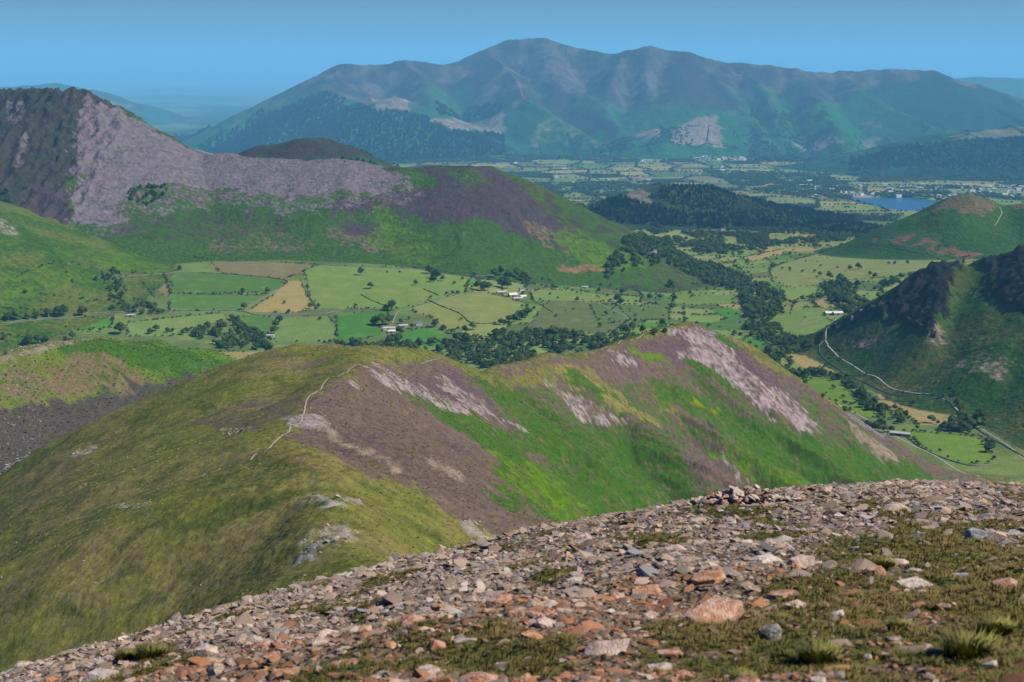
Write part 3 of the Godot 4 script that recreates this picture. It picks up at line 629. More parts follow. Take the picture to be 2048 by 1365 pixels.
func work_colors(i: int) -> void:
	var d := g_d0 + i * g_dd
	var ns := PackedVector3Array()
	ns.resize(g_nx)
	var cs := PackedColorArray()
	cs.resize(g_nx)
	var here: PackedFloat32Array = row_h[i]
	var up: PackedFloat32Array = row_h[mini(i + 1, g_nd - 1)]
	var dn: PackedFloat32Array = row_h[maxi(i - 1, 0)]
	var keep: PackedByteArray = row_keep[i]
	var active := []
	for p in patches:
		if d >= p[0].position.y and d <= p[0].end.y:
			active.append(p)
	var big := 220.0
	var mid := 60.0
	var fine := 13.0
	var streak := g_name == "ridge"
	if streak:
		big = 120.0; mid = 22.0; fine = 6.5
	elif g_name == "massif":
		big = 900.0; mid = 260.0; fine = 70.0
	elif g_d0 > 5000.0:
		big = 600.0; mid = 150.0; fine = 50.0
	for j in g_nx:
		var e := here[mini(j + 1, g_nx - 1)] - here[maxi(j - 1, 0)]
		var f := up[j] - dn[j]
		var n := Vector3(-e / (2.0 * g_dx), 1.0, f / (2.0 * g_dd)).normalized()
		ns[j] = n
		if keep[j] == 0:
			cs[j] = Color(.1, .12, .05)
			continue
		var x := g_x0 + j * g_dx
		var a: float
		var b: float
		var c: float
		var wx: float
		if streak:
			var u := x * .376 + d * .926
			var v := x * .926 - d * .376
			a = noise.get_noise_2d(x / big, d / big)
			var east := clampf((x + 115.0 - maxf(0.0, d - 900.0) * .4) / 40.0, 0.0, 1.0)
			b = lerpf(noise.get_noise_2d(x / 30.0, d / 30.0 + 30.0), noise.get_noise_2d(u / mid, v / (mid * 1.8) + 30.0), east)
			c = lerpf(noise.get_noise_2d(x / 4.2, d / 5.0), noise.get_noise_2d(u / 5.0 + 11.0, v / 8.0), east)
			wx = noise.get_noise_2d(u / 22.0 + 5.0, v / 40.0)
		else:
			a = noise.get_noise_2d(x / big, d / big)
			b = noise.get_noise_2d(x / mid, d / mid + 30.0)
			c = noise.get_noise_2d(x / fine + 11.0, d / fine)
			wx = noise.get_noise_2d(x / mid + 5.0, d / mid)
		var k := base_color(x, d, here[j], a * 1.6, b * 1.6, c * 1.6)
		for p in active:
			var q := Vector2(x + (wx * 1.3 + c * .5) * p[3], d + (b * 1.5 + c * .5) * p[3])
			if p[0].has_point(q) and Geometry2D.is_point_in_polygon(q, p[1]):
				k = k.lerp(p[2], clampf(.5 + (p[4] - .5) * 2.2 + (c * 2.2 + b * 1.2) * (1.0 if streak else .6), 0.0, 1.0))
		var t := 1.0 + c * .24 + b * .12
		cs[j] = Color(k.r * t, k.g * t, k.b * t)
	row_n[i] = ns
	row_c[i] = cs

func run_rows(job: Callable, n: int) -> void:
	var id := WorkerThreadPool.add_group_task(job, n, -1, true)
	WorkerThreadPool.wait_for_group_task_completion(id)

func grid_mesh(pos: PackedVector3Array, nrm: PackedVector3Array, col: PackedColorArray, uv: PackedVector2Array, keep: PackedByteArray, nx: int, nd: int) -> ArrayMesh:
	var idx := PackedInt32Array()
	for i in nd - 1:
		var o := i * nx
		for j in nx - 1:
			var p := o + j
			if keep.size() and keep[p] + keep[p + 1] + keep[p + nx] + keep[p + nx + 1] == 0:
				continue
			idx.append(p); idx.append(p + nx); idx.append(p + 1)
			idx.append(p + 1); idx.append(p + nx); idx.append(p + nx + 1)
	var arr := []
	arr.resize(Mesh.ARRAY_MAX)
	arr[Mesh.ARRAY_VERTEX] = pos
	arr[Mesh.ARRAY_NORMAL] = nrm
	if col.size(): arr[Mesh.ARRAY_COLOR] = col
	if uv.size(): arr[Mesh.ARRAY_TEX_UV] = uv
	arr[Mesh.ARRAY_INDEX] = idx
	var m := ArrayMesh.new()
	m.add_surface_from_arrays(Mesh.PRIMITIVE_TRIANGLES, arr)
	return m

func hill(key: String, called: String, x0: float, x1: float, dx: float, d0: float, d1: float, dd: float, mat: Material) -> MeshInstance3D:
	g_name = key
	take_hill(key)
	g_x0 = x0; g_d0 = d0; g_dx = dx; g_dd = dd
	g_nx = int((x1 - x0) / dx) + 1
	g_nd = int((d1 - d0) / dd) + 1
	for a in [row_h, row_keep, row_n, row_c]:
		a.clear()
		a.resize(g_nd)
	run_rows(work_heights, g_nd)
	run_rows(work_colors, g_nd)
	var pos := PackedVector3Array()
	var nrm := PackedVector3Array()
	var col := PackedColorArray()
	var keep := PackedByteArray()
	var hs := PackedFloat32Array()
	pos.resize(g_nx * g_nd)
	var p := 0
	for i in g_nd:
		var row: PackedFloat32Array = row_h[i]
		for j in g_nx:
			pos[p] = Vector3(x0 + j * dx, row[j], -(d0 + i * dd))
			p += 1
		hs.append_array(row)
		keep.append_array(row_keep[i])
		nrm.append_array(row_n[i])
		col.append_array(row_c[i])
	grids[key] = [x0, d0, dx, dd, g_nx, g_nd, hs, keep, col]
	var o := part(called, grid_mesh(pos, nrm, col, PackedVector2Array(), keep, g_nx, g_nd), mat, self)
	o.set_meta("kind", "structure")
	return o

func ground(x: float, d: float) -> float:
	var best := valley(x, d)
	for key in grids:
		var g: Array = grids[key]
		var fx: float = (x - g[0]) / g[2]
		var fd: float = (d - g[1]) / g[3]
		if fx < 0.0 or fd < 0.0 or fx >= g[4] - 1 or fd >= g[5] - 1:
			continue
		var i := int(fd)
		var j := int(fx)
		var p: int = i * g[4] + j
		var keep: PackedByteArray = g[7]
		if keep[p] == 0:
			continue
		var hs: PackedFloat32Array = g[6]
		var w: int = g[4]
		best = maxf(best, lerpf(lerpf(hs[p], hs[p + 1], fx - j), lerpf(hs[p + w], hs[p + w + 1], fx - j), fd - i))
	return best

# ---------------------------------------------------------------- materials
func noise_tex(size: int, freq: float, octaves: int, lo: Color, hi: Color, ty := FastNoiseLite.TYPE_SIMPLEX_SMOOTH, sd := 1) -> NoiseTexture2D:
	var f := FastNoiseLite.new()
	f.noise_type = ty
	f.frequency = freq
	f.seed = sd
	f.fractal_octaves = octaves
	var t := NoiseTexture2D.new()
	t.width = size
	t.height = size
	t.seamless = true
	t.noise = f
	var g := Gradient.new()
	g.set_color(0, lo)
	g.set_color(1, hi)
	g.set_offset(0, .12)
	g.set_offset(1, .88)
	t.color_ramp = g
	return t

func mul(v: float) -> Color:
	return Color(v, v, v).linear_to_srgb()

func make_materials() -> void:
	var grain := noise_tex(1024, .02, 5, mul(.5), mul(1.0))
	var clump := noise_tex(1024, .045, 3, mul(.42), mul(1.0), FastNoiseLite.TYPE_SIMPLEX_SMOOTH, 5)
	var lumps := noise_tex(1024, .03, 4, Color.BLACK, Color.WHITE, FastNoiseLite.TYPE_SIMPLEX_SMOOTH, 9)
	for it in [["near", 7.0, 1.3, 12.0], ["ridge", 130.0, 74.0, 60.0], ["hill", 400.0, 210.0, 260.0], ["far", 2300.0, 900.0, 900.0], ["valley", 300.0, 190.0, 40.0]]:
		var m := StandardMaterial3D.new()
		m.resource_name = "ground_" + it[0]
		m.vertex_color_use_as_albedo = it[0] != "valley"
		m.albedo_color = Color(1, 1, 1)
		m.roughness = 1.0
		m.metallic_specular = .15
		m.uv1_triplanar = true
		m.uv1_world_triplanar = true
		m.uv1_scale = Vector3.ONE / it[1]
		m.albedo_texture = grain
		m.heightmap_enabled = true
		m.heightmap_texture = lumps
		m.heightmap_scale = it[3]
		m.detail_enabled = true
		m.detail_blend_mode = BaseMaterial3D.BLEND_MODE_MUL
		m.detail_albedo = clump if it[0] != "ridge" else noise_tex(1024, .045, 3, mul(.6), mul(1.0), FastNoiseLite.TYPE_SIMPLEX_SMOOTH, 6)
		m.detail_uv_layer = BaseMaterial3D.DETAIL_UV_2
		m.uv2_triplanar = true
		m.uv2_world_triplanar = true
		m.uv2_scale = Vector3.ONE / it[2]
		mats[it[0]] = m
	mats.grain = grain
	mats.clump = clump
	mats.lumps = lumps

func plain(called: String, c: Color, rough := .9, tex_scale := 0.0, vertex := false) -> StandardMaterial3D:
	var m := StandardMaterial3D.new()
	m.resource_name = called
	m.albedo_color = (c if vertex else c * SC).linear_to_srgb()
	m.roughness = rough
	m.metallic_specular = .3
	m.vertex_color_use_as_albedo = vertex
	if tex_scale > 0.0:
		m.albedo_texture = mats.grain
		m.uv1_triplanar = true
		m.uv1_world_triplanar = true
		m.uv1_scale = Vector3.ONE / tex_scale
	return m

# ---------------------------------------------------------------- valley floor
func fill_poly(img: Image, poly: PackedVector2Array, c: Color) -> void:
	# poly in pixels; even-odd scanlines
	var lo := 1e9
	var hi := -1e9
	for p in poly:
		lo = minf(lo, p.y)
		hi = maxf(hi, p.y)
	for y in range(maxi(0, int(ceil(lo))), mini(img.get_height() - 1, int(hi)) + 1):
		var xs := []
		for i in poly.size():
			var a := poly[i]
			var b := poly[(i + 1) % poly.size()]
			if (a.y <= y) != (b.y <= y):
				xs.append(a.x + (y - a.y) / (b.y - a.y) * (b.x - a.x))
		xs.sort()
		for i in range(0, xs.size() - 1, 2):
			var x0 := clampi(int(xs[i]), 0, img.get_width())
			var x1 := clampi(int(xs[i + 1]), 0, img.get_width())
			if x1 > x0:
				img.fill_rect(Rect2i(x0, y, x1 - x0, 1), c)

func base_image(x0: float, d0: float, w: float, l: float, scale: float) -> Image:
	var small := Image.create_empty(512, 512, false, Image.FORMAT_RGB8)
	for i in 512:
		for j in 512:
			var x := x0 + j * w / 512.0
			var d := d0 + i * l / 512.0
			var a := noise.get_noise_2d(x / scale, d / scale) * 1.6
			var b := noise.get_noise_2d(x / scale * 4.0 + 9.0, d / scale * 4.0) * 1.6
			var k: Color = PAL.rough.lerp(PAL.pale, clampf(.4 + a, 0.0, .9)).lerp(PAL.moor, clampf(b * .9 - .1, 0.0, .7))
			small.set_pixel(j, i, k.linear_to_srgb())
	small.resize(2048, 2048, Image.INTERPOLATE_CUBIC)
	return small

func mottled(img: Image, x0: float, d0: float, w: float, l: float, scale: float) -> Image:
	# rushes, thistles and drier turf: uneven growth over every field
	var over := Image.create_empty(512, 512, false, Image.FORMAT_RGBA8)
	var dark := Color(.10, .125, .04).linear_to_srgb()
	var dry := Color(.34, .29, .12).linear_to_srgb()
	for i in 512:
		for j in 512:
			var x := x0 + j * w / 512.0
			var d := d0 + i * l / 512.0
			var a := noise.get_noise_2d(x / scale, d / scale + 77.0) + noise.get_noise_2d(x / scale * 4.0, d / scale * 4.0 + 7.0) * .7
			var c := dark if a < 0.0 else dry
			c.a = clampf(absf(a) * .5 - .04, 0.0, .32)
			over.set_pixel(j, i, c)
	over.resize(2048, 2048, Image.INTERPOLATE_BILINEAR)
	img.convert(Image.FORMAT_RGBA8)
	img.blend_rect(over, Rect2i(0, 0, 2048, 2048), Vector2i.ZERO)
	img.convert(Image.FORMAT_RGB8)
	return img

func flat_poly(q: Array) -> PackedVector2Array:
	var poly := PackedVector2Array()
	for i in range(0, q.size(), 2):
		poly.append(Vector2(q[i], q[i + 1]))
	return poly

func valley_sheet(called: String, x0: float, x1: float, d0: float, d1: float, step: float, tex: Image, sink := 0.0) -> void:
	var nx := int((x1 - x0) / step) + 1
	var nd := int((d1 - d0) / step) + 1
	var pos := PackedVector3Array()
	var nrm := PackedVector3Array()
	var uv := PackedVector2Array()
	var lake := flat_poly(LAKE)
	for i in nd:
		for j in nx:
			var x := x0 + j * step
			var d := d0 + i * step
			var h := valley(x, d) - sink
			if d > 6300.0 and d < 7700.0 and Geometry2D.is_point_in_polygon(Vector2(x, d), lake):
				h = 72.0
			elif d > 6300.0 and d < 7700.0:
				h = maxf(h, 77.5)
			pos.append(Vector3(x, h, -d))
			nrm.append(Vector3(-(valley(x + 4.0, d) - valley(x - 4.0, d)) / 8.0, 1.0, (valley(x, d + 4.0) - valley(x, d - 4.0)) / 8.0).normalized())
			uv.append(Vector2(lerpf(.001, .999, (x - x0) / (x1 - x0)), lerpf(.001, .999, (d - d0) / (d1 - d0))))
	var m: StandardMaterial3D = mats.valley.duplicate()
	m.uv1_triplanar = false
	m.uv1_scale = Vector3.ONE
	m.albedo_texture = ImageTexture.create_from_image(tex)
	m.heightmap_enabled = false
	var o := part(called, grid_mesh(pos, nrm, PackedColorArray(), uv, PackedByteArray(), nx, nd), m, self)
	o.set_meta("kind", "structure")

var hedge_spots := []
var wood_cells := []
var plot_spots := []

func valley_floor() -> void:
	var x0 := -1700.0
	var d0 := 1400.0
	var w := 3600.0
	var l := 3500.0
	var img := base_image(x0, d0, w, l, 260.0)
	# small plots along the river, under the larger fields
	var grid := []
	for i in 21:
		for j in 17:
			grid.append(Vector2(-150.0 + j * 105.0 + rng.randf_range(-32, 32) + i * 6.0, 2700.0 + i * 112.0 + rng.randf_range(-34, 34)))
	for i in 20:
		for j in 16:
			var quad := PackedVector2Array()
			for q in [grid[i * 17 + j], grid[i * 17 + j + 1], grid[i * 17 + j + 18], grid[i * 17 + j + 17]]:
				quad.append(Vector2((q.x - x0) / w * 2048.0, (q.y - d0) / l * 2048.0))
			var r := rng.randf()
			var kc: Color = PAL["pale" if r < .3 else ("green" if r < .5 else ("palegold" if r < .68 else ("hay" if r < .74 else ("olive" if r < .86 else "rough"))))]
			var tt := rng.randf_range(.85, 1.12)
			fill_poly(img, quad, Color(kc.r * tt, kc.g * tt, kc.b * tt).linear_to_srgb())
			for pair in [[grid[i * 17 + j], grid[i * 17 + j + 1]], [grid[i * 17 + j], grid[i * 17 + j + 17]]]:
				var dens := rng.randf() * .8
				for s in int(pair[0].distance_to(pair[1]) / 5.0):
					if rng.randf() < dens:
						plot_spots.append(pair[0].lerp(pair[1], rng.randf()) + Vector2(rng.randf_range(-3, 3), rng.randf_range(-3, 3)))
	for f in FIELDS:
		var poly := flat_poly(f[1])
		var px := PackedVector2Array()
		for p in poly:
			px.append(Vector2((p.x - x0) / w * 2048.0, (p.y - d0) / l * 2048.0))
		var t := rng.randf_range(.9, 1.1)
		var c: Color = PAL[f[0]]
		fill_poly(img, px, Color(c.r * t, c.g * t, c.b * t * rng.randf_range(.9, 1.1)).linear_to_srgb())
	img = mottled(img, x0, d0, w, l, 60.0)
	valley_sheet("valley_floor", x0, x0 + w, d0, d0 + l, 20.0, img)
	# the wide vale beyond: a patchwork of pastures
	var fx0 := -4200.0
	var fd0 := 4860.0
	var fw := 11200.0
	var fl := 8200.0
	var far := base_image(fx0, fd0, fw, fl, 700.0)
	var nx := 56
	var nd := 42
	var pts := []
	for i in nd + 1:
		for j in nx + 1:
			pts.append(Vector2(fx0 + fw * j / nx + rng.randf_range(-70, 70), fd0 + fl * i / nd + rng.randf_range(-60, 60) + 40.0 * sin(j * .5)))
	for i in nd:
		for j in nx:
			var a: Vector2 = pts[i * (nx + 1) + j]
			var b: Vector2 = pts[i * (nx + 1) + j + 1]
			var c: Vector2 = pts[(i + 1) * (nx + 1) + j + 1]
			var e: Vector2 = pts[(i + 1) * (nx + 1) + j]
			var r := rng.randf()
			var kind := "pale"
			if r < .28: kind = "pale"
			elif r < .50: kind = "palegold"
			elif r < .62: kind = "green"
			elif r < .72: kind = "hay"
			elif r < .82: kind = "olive"
			elif r < .90: kind = "tanolive"
			else: kind = "wood"
			var t := rng.randf_range(.85, 1.15)
			var k: Color = PAL[kind]
			var px := PackedVector2Array()
			for p in [a, b, c, e]:
				px.append(Vector2((p.x - fx0) / fw * 2048.0, (p.y - fd0) / fl * 2048.0))
			fill_poly(far, px, Color(k.r * t, k.g * t, k.b * t).linear_to_srgb())
			if kind == "wood":
				wood_cells.append(PackedVector2Array([a, b, c, e]))
			for pair in [[a, b], [a, e]]:
				var dens := rng.randf()
				var steps := int(pair[0].distance_to(pair[1]) / 8.0)
				for s in steps:
					if rng.randf() < dens:
						hedge_spots.append(pair[0].lerp(pair[1], (s + rng.randf()) / steps) + Vector2(rng.randf_range(-5, 5), rng.randf_range(-5, 5)))
	for f in FIELDS:
		var poly := flat_poly(f[1])
		if poly[0].y < 4700.0: continue
		var px := PackedVector2Array()
		for p in poly:
			px.append(Vector2((p.x - fx0) / fw * 2048.0, (p.y - fd0) / fl * 2048.0))
		fill_poly(far, px, PAL[f[0]].linear_to_srgb())
	var px := PackedVector2Array()
	for p in flat_poly(SHORE):
		px.append(Vector2((p.x - fx0) / fw * 2048.0, (p.y - fd0) / fl * 2048.0))
	fill_poly(far, px, PAL.felled.linear_to_srgb())
	far = mottled(far, fx0, fd0, fw, fl, 170.0)
	valley_sheet("vale_floor", fx0, fx0 + fw, fd0, fd0 + fl, 40.0, far, .3)
	# lake
	var lp := flat_poly(LAKE)
	var st := SurfaceTool.new()
	st.begin(Mesh.PRIMITIVE_TRIANGLES)
	var tri := Geometry2D.triangulate_polygon(lp)
	for i in range(0, tri.size(), 3):
		var a := Vector3(lp[tri[i]].x, 76.0, -lp[tri[i]].y)
		var b := Vector3(lp[tri[i + 1]].x, 76.0, -lp[tri[i + 1]].y)
		var c := Vector3(lp[tri[i + 2]].x, 76.0, -lp[tri[i + 2]].y)
		for v in ([a, c, b] if (b - a).cross(c - a).y > 0.0 else [a, b, c]):
			st.set_normal(Vector3.UP)
			st.add_vertex(v)
	var wm := plain("lake_water", Color(.012, .07, .15), .3)
	wm.metallic_specular = .5
	part("lake", st.commit(), wm, self).set_meta("kind", "structure")
	# the head of the valley, below the near slope
	var hp := PackedVector3Array()
	var hn := PackedVector3Array()
	var hc := PackedColorArray()
	for i in 45:
		for j in 91:
			var x := -1700.0 + j * 40.0
			var d := -340.0 + i * 40.0
			hp.append(Vector3(x, valley(x, maxf(d, 0.0)) - .6, -d))
			hn.append(Vector3.UP)
			hc.append(PAL.rough.lerp(PAL.fern, clampf(.5 + noise.get_noise_2d(x / 200.0, d / 200.0) * 1.5, 0.0, 1.0)))
	part("valley_head", grid_mesh(hp, hn, hc, PackedVector2Array(), PackedByteArray(), 91, 45), mats.hill, self).set_meta("kind", "structure")
	# far plain to the horizon
	var pos := PackedVector3Array()
	var nrm := PackedVector3Array()
	var col := PackedColorArray()
	var rows := 260
	var cols := 200
	for i in rows:
		var d := 12900.0 * pow(96000.0 / 12900.0, i / float(rows - 1))
		for j in cols:
			var x := lerpf(-.55, .55, j / float(cols - 1)) * d
			var v := cells.get_noise_2d(x / 620.0, d / 1500.0)
			var k: Color = PAL.pale.lerp(PAL.palegold, clampf(v * 2.0, 0.0, 1.0)) if v > -.2 else (PAL.hay.lerp(PAL.olive, clampf((v + 1.0) * 2.0, 0.0, 1.0)) if v > -.6 else PAL.wood)
			if noise.get_noise_2d(x / 1500.0, d / 2500.0) > .12: k = PAL.wood
			var h := valley(x, d) - .5 + maxf(0.0, noise.get_noise_2d(x / 3500.0, d / 5000.0)) * 90.0 * smoothstep(13500.0, 18000.0, d)
			pos.append(Vector3(x, h, -d)); nrm.append(Vector3.UP); col.append(k)
	part("plain", grid_mesh(pos, nrm, col, PackedVector2Array(), PackedByteArray(), cols, rows), mats.far, self).set_meta("kind", "structure")

# ---------------------------------------------------------------- strips: roads, paths, walls, hedges
func line_points(q: Array, step: float, wander: float) -> PackedVector2Array:
	var c := Curve2D.new()
	var poly := flat_poly(q)
	for i in poly.size():
		var t := (poly[mini(i + 1, poly.size() - 1)] - poly[maxi(i - 1, 0)]) / 6.0
		c.add_point(poly[i], -t, t)
	var out := PackedVector2Array()
	var n := int(c.get_baked_length() / step) + 1
	for i in n + 1:
		var p := c.sample_baked(c.get_baked_length() * i / n, true)
		out.append(p + Vector2(noise.get_noise_2d(p.x / (step * 3.0), p.y / (step * 3.0)), noise.get_noise_2d(p.y / (step * 3.0) + 50.0, p.x / (step * 3.0))) * wander)
	return out

func lane(called: String, label: String, width: float, q: Array, mat: Material) -> void:
	var pts := line_points(q, maxf(2.2, width), width * .4)
	var pos := PackedVector3Array()
	var idx := PackedInt32Array()
	var nrm := PackedVector3Array()
	for i in pts.size():
		var t := (pts[mini(i + 1, pts.size() - 1)] - pts[maxi(i - 1, 0)]).normalized()
		var s := Vector2(-t.y, t.x) * width * .5 * (1.0 + .5 * noise.get_noise_1d(i * .7))
		var mh := ground(pts[i].x, pts[i].y)
		for k in 5:
			var p := pts[i] + s * (k * .5 - 1.0)
			pos.append(Vector3(p.x, lerpf(ground(p.x, p.y), mh, .4) + .4, -p.y))
			nrm.append(Vector3.UP)
		if i:
			for k in 4:
				var e := (i - 1) * 5 + k
				idx.append_array(PackedInt32Array([e, e + 1, e + 5, e + 1, e + 6, e + 5]))
	var arr := []
	arr.resize(Mesh.ARRAY_MAX)
	arr[Mesh.ARRAY_VERTEX] = pos
	arr[Mesh.ARRAY_NORMAL] = nrm
	arr[Mesh.ARRAY_INDEX] = idx
	var m := ArrayMesh.new()
	m.add_surface_from_arrays(Mesh.PRIMITIVE_TRIANGLES, arr)
	var o := part(called, m, mat, self)
	tag(o, label, "", "", "structure")

func bank(called: String, label: String, category: String, group: String, q: Array, width: float, high: float, rough: float, mat: Material) -> void:
	# a wall or hedge: a swept section with an uneven top
	var pts := line_points(q, 5.0, 1.5)
	var st := SurfaceTool.new()
	st.begin(Mesh.PRIMITIVE_TRIANGLES)
	var rings := []
	for i in pts.size():
		var t := (pts[mini(i + 1, pts.size() - 1)] - pts[maxi(i - 1, 0)]).normalized()
		var s := Vector2(-t.y, t.x)
		var g := ground(pts[i].x, pts[i].y) - .3
		var hh := high * (1.0 + rough * rng.randf_range(-1, 1))
		var ww := width * (1.0 + rough * rng.randf_range(-.6, .6))
		var ring := []
		for e in [[-.5, 0.0], [-.42, .75], [-.2, 1.0], [.2, 1.0], [.42, .75], [.5, 0.0]]:
			var p: Vector2 = pts[i] + s * ww * e[0]
			ring.append(Vector3(p.x, g + .3 * (1.0 if e[1] > 0.0 else 0.0) + hh * e[1], -p.y))
		rings.append(ring)
	for i in rings.size() - 1:
		for k in 5:
			for v in [rings[i][k], rings[i + 1][k], rings[i][k + 1], rings[i][k + 1], rings[i + 1][k], rings[i + 1][k + 1]]:
				st.add_vertex(v)
	st.generate_normals()
	var o := part(called, st.commit(), mat, self)
	tag(o, label, category, group)

# ---------------------------------------------------------------- trees
func leaf_mesh(sd: int, spread: float, top: float) -> ArrayMesh:
	# a crown of leaf clumps set over several lobes; unit height
	var r := RandomNumberGenerator.new()
	r.seed = sd
	var lobes := [[Vector3(0, .62, 0), .27]]
	for i in 8:
		var a := i * TAU / 8.0 + r.randf() * .6
		lobes.append([Vector3(cos(a) * spread * r.randf_range(.5, .8), r.randf_range(.34, .72) * top, sin(a) * spread * r.randf_range(.5, .8)), r.randf_range(.15, .22)])
	lobes.append([Vector3(r.randf_range(-.08, .08), .82 * top, r.randf_range(-.08, .08)), .17])
	var st := SurfaceTool.new()
	st.begin(Mesh.PRIMITIVE_TRIANGLES)
	for l in lobes:
		var n := int(90.0 * l[1] / .2)
		for i in n:
			var y := r.randf_range(-.75, 1.0)
			var a := r.randf() * TAU
			var q := sqrt(1.0 - y * y)
			var dir := Vector3(cos(a) * q, y, sin(a) * q)
			var c: Vector3 = l[0] + dir * l[1] * r.randf_range(.72, 1.08)
			var tilt := (dir + Vector3(r.randf_range(-.7, .7), r.randf_range(-.3, .8), r.randf_range(-.7, .7))).normalized()
			var s := tilt.cross(Vector3(r.randf() - .5, r.randf() - .5, r.randf() - .5)).normalized() * r.randf_range(.035, .06)
			var t := tilt.cross(s).normalized() * s.length()
			var v := r.randf_range(.7, 1.3)
			st.set_color(Color(v, v, v * .9))
			for w in [c - s - t * .6, c + t * 1.2, c + s - t * .6]:
				st.set_normal((dir * .8 + tilt * .5 + (c - Vector3(0, .5, 0)) * .6).normalized())
				st.add_vertex(w)
	return st.commit()

func trunk_mesh(r0: float, high: float) -> ArrayMesh:
	var st := SurfaceTool.new()
	st.begin(Mesh.PRIMITIVE_TRIANGLES)
	var limbs := [[Vector3(0, -.05, 0), Vector3(0, high, 0), r0], [Vector3(0, high * .6, 0), Vector3(.16, high * 1.4, .05), r0 * .5], [Vector3(0, high * .7, 0), Vector3(-.13, high * 1.5, .09), r0 * .5], [Vector3(0, high * .7, 0), Vector3(.02, high * 1.6, -.15), r0 * .45]]
	for l in limbs:
		var a: Vector3 = l[0]
		var b: Vector3 = l[1]
		var ax := (b - a).normalized()
		var s := ax.cross(Vector3(.3, .1, .9)).normalized()
		var t := ax.cross(s)
		for k in 6:
			var u0 := s * cos(k * TAU / 6) + t * sin(k * TAU / 6)
			var u1 := s * cos((k + 1) * TAU / 6) + t * sin((k + 1) * TAU / 6)
			for v in [a + u0 * l[2], b + u0 * l[2] * .5, a + u1 * l[2], a + u1 * l[2], b + u0 * l[2] * .5, b + u1 * l[2] * .5]:
				st.add_vertex(v)
	st.generate_normals()
	return st.commit()

func conifer_mesh(sd: int, tiers: int, sides: int) -> ArrayMesh:
	var r := RandomNumberGenerator.new()
	r.seed = sd
	var st := SurfaceTool.new()
	st.begin(Mesh.PRIMITIVE_TRIANGLES)
	for t in tiers:
		var y0 := .1 + .78 * t / tiers
		var y1 := minf(1.0, y0 + 1.15 / tiers)
		var rad := .24 * (1.0 - t / float(tiers)) + .035
		for k in sides:
			var a0 := (k + r.randf() * .5) * TAU / sides
			var a1 := (k + 1.15) * TAU / sides
			var v := r.randf_range(.65, 1.35)
			st.set_color(Color(v, v, v))
			var p := Vector3(cos(a0) * rad * r.randf_range(.8, 1.25), y0 - r.randf() * .04, sin(a0) * rad * r.randf_range(.8, 1.25))
			var q := Vector3(cos(a1) * rad, y0 + .02, sin(a1) * rad)
			var n := Vector3(cos((a0 + a1) / 2), .5, sin((a0 + a1) / 2)).normalized()
			for w in [p, Vector3(0, y1, 0), q]:
				st.set_normal(n)
				st.add_vertex(w)
	return st.commit()

func multi(called: String, m: Mesh, mat: Material, places: Array, tints: Array, label: String, category: String) -> void:
	if places.is_empty(): return
	var mm := MultiMesh.new()
	mm.transform_format = MultiMesh.TRANSFORM_3D
	mm.use_colors = true
	mm.mesh = m
	mm.instance_count = places.size()
	for i in places.size():
		mm.set_instance_transform(i, places[i])
		mm.set_instance_color(i, tints[i])
	var o := MultiMeshInstance3D.new()
	o.name = numbered(called)
	o.multimesh = mm
	o.material_override = mat
	add_child(o, true)
	tag(o, label, category, "", "stuff")

func placed(x: float, d: float, h: float, wide := 1.0, sink := .02) -> Transform3D:
	var b := Basis(Vector3.UP, rng.randf() * TAU).scaled(Vector3(h * wide, h, h * wide))
	return Transform3D(b, Vector3(x, ground(x, d) - h * sink, -d))

func tint(lo: float, hi: float, warm := .1) -> Color:
	var v := rng.randf_range(lo, hi)
	return Color(v * (1.0 + rng.randf_range(-warm, warm * 2.0)), v, v * (1.0 + rng.randf_range(-warm, warm)))

var broad := []
var conifers := []

const WOOD_LABELS := ["dark leafy tree in the long river wood behind the grassy ridge", "leafy tree in the grove beside the river below the pale field", "leafy tree in the hedge running uphill from the lane barn", "leafy tree in the wood at the foot of the heather hill",
	"leafy tree by the river beneath the pointed ridge end", "leafy tree in the river line below the small hay fields", "bush in the line between two hay fields", "leafy tree in the belt along the bright green field", "tall leafy tree round the white sheds at the crag foot",
	"dark tree in the clump between hay field and bright green field", "dark tree shading the long patched farm building", "tree beside the wide hay field corner"]

func one_tree(x: float, d: float, h: float, label: String, group: String) -> void:
	var src: Node3D = variants["tree_%d" % rng.randi_range(0, 3)]
	var o := copy_of(src, "broadleaf_tree", Vector3(x, ground(x, d) - .1, -d), rng.randf() * TAU, Vector3(h * rng.randf_range(.95, 1.3), h, h * rng.randf_range(.95, 1.3)))
	tag(o, label, "tree", group)
	tree_left -= 1

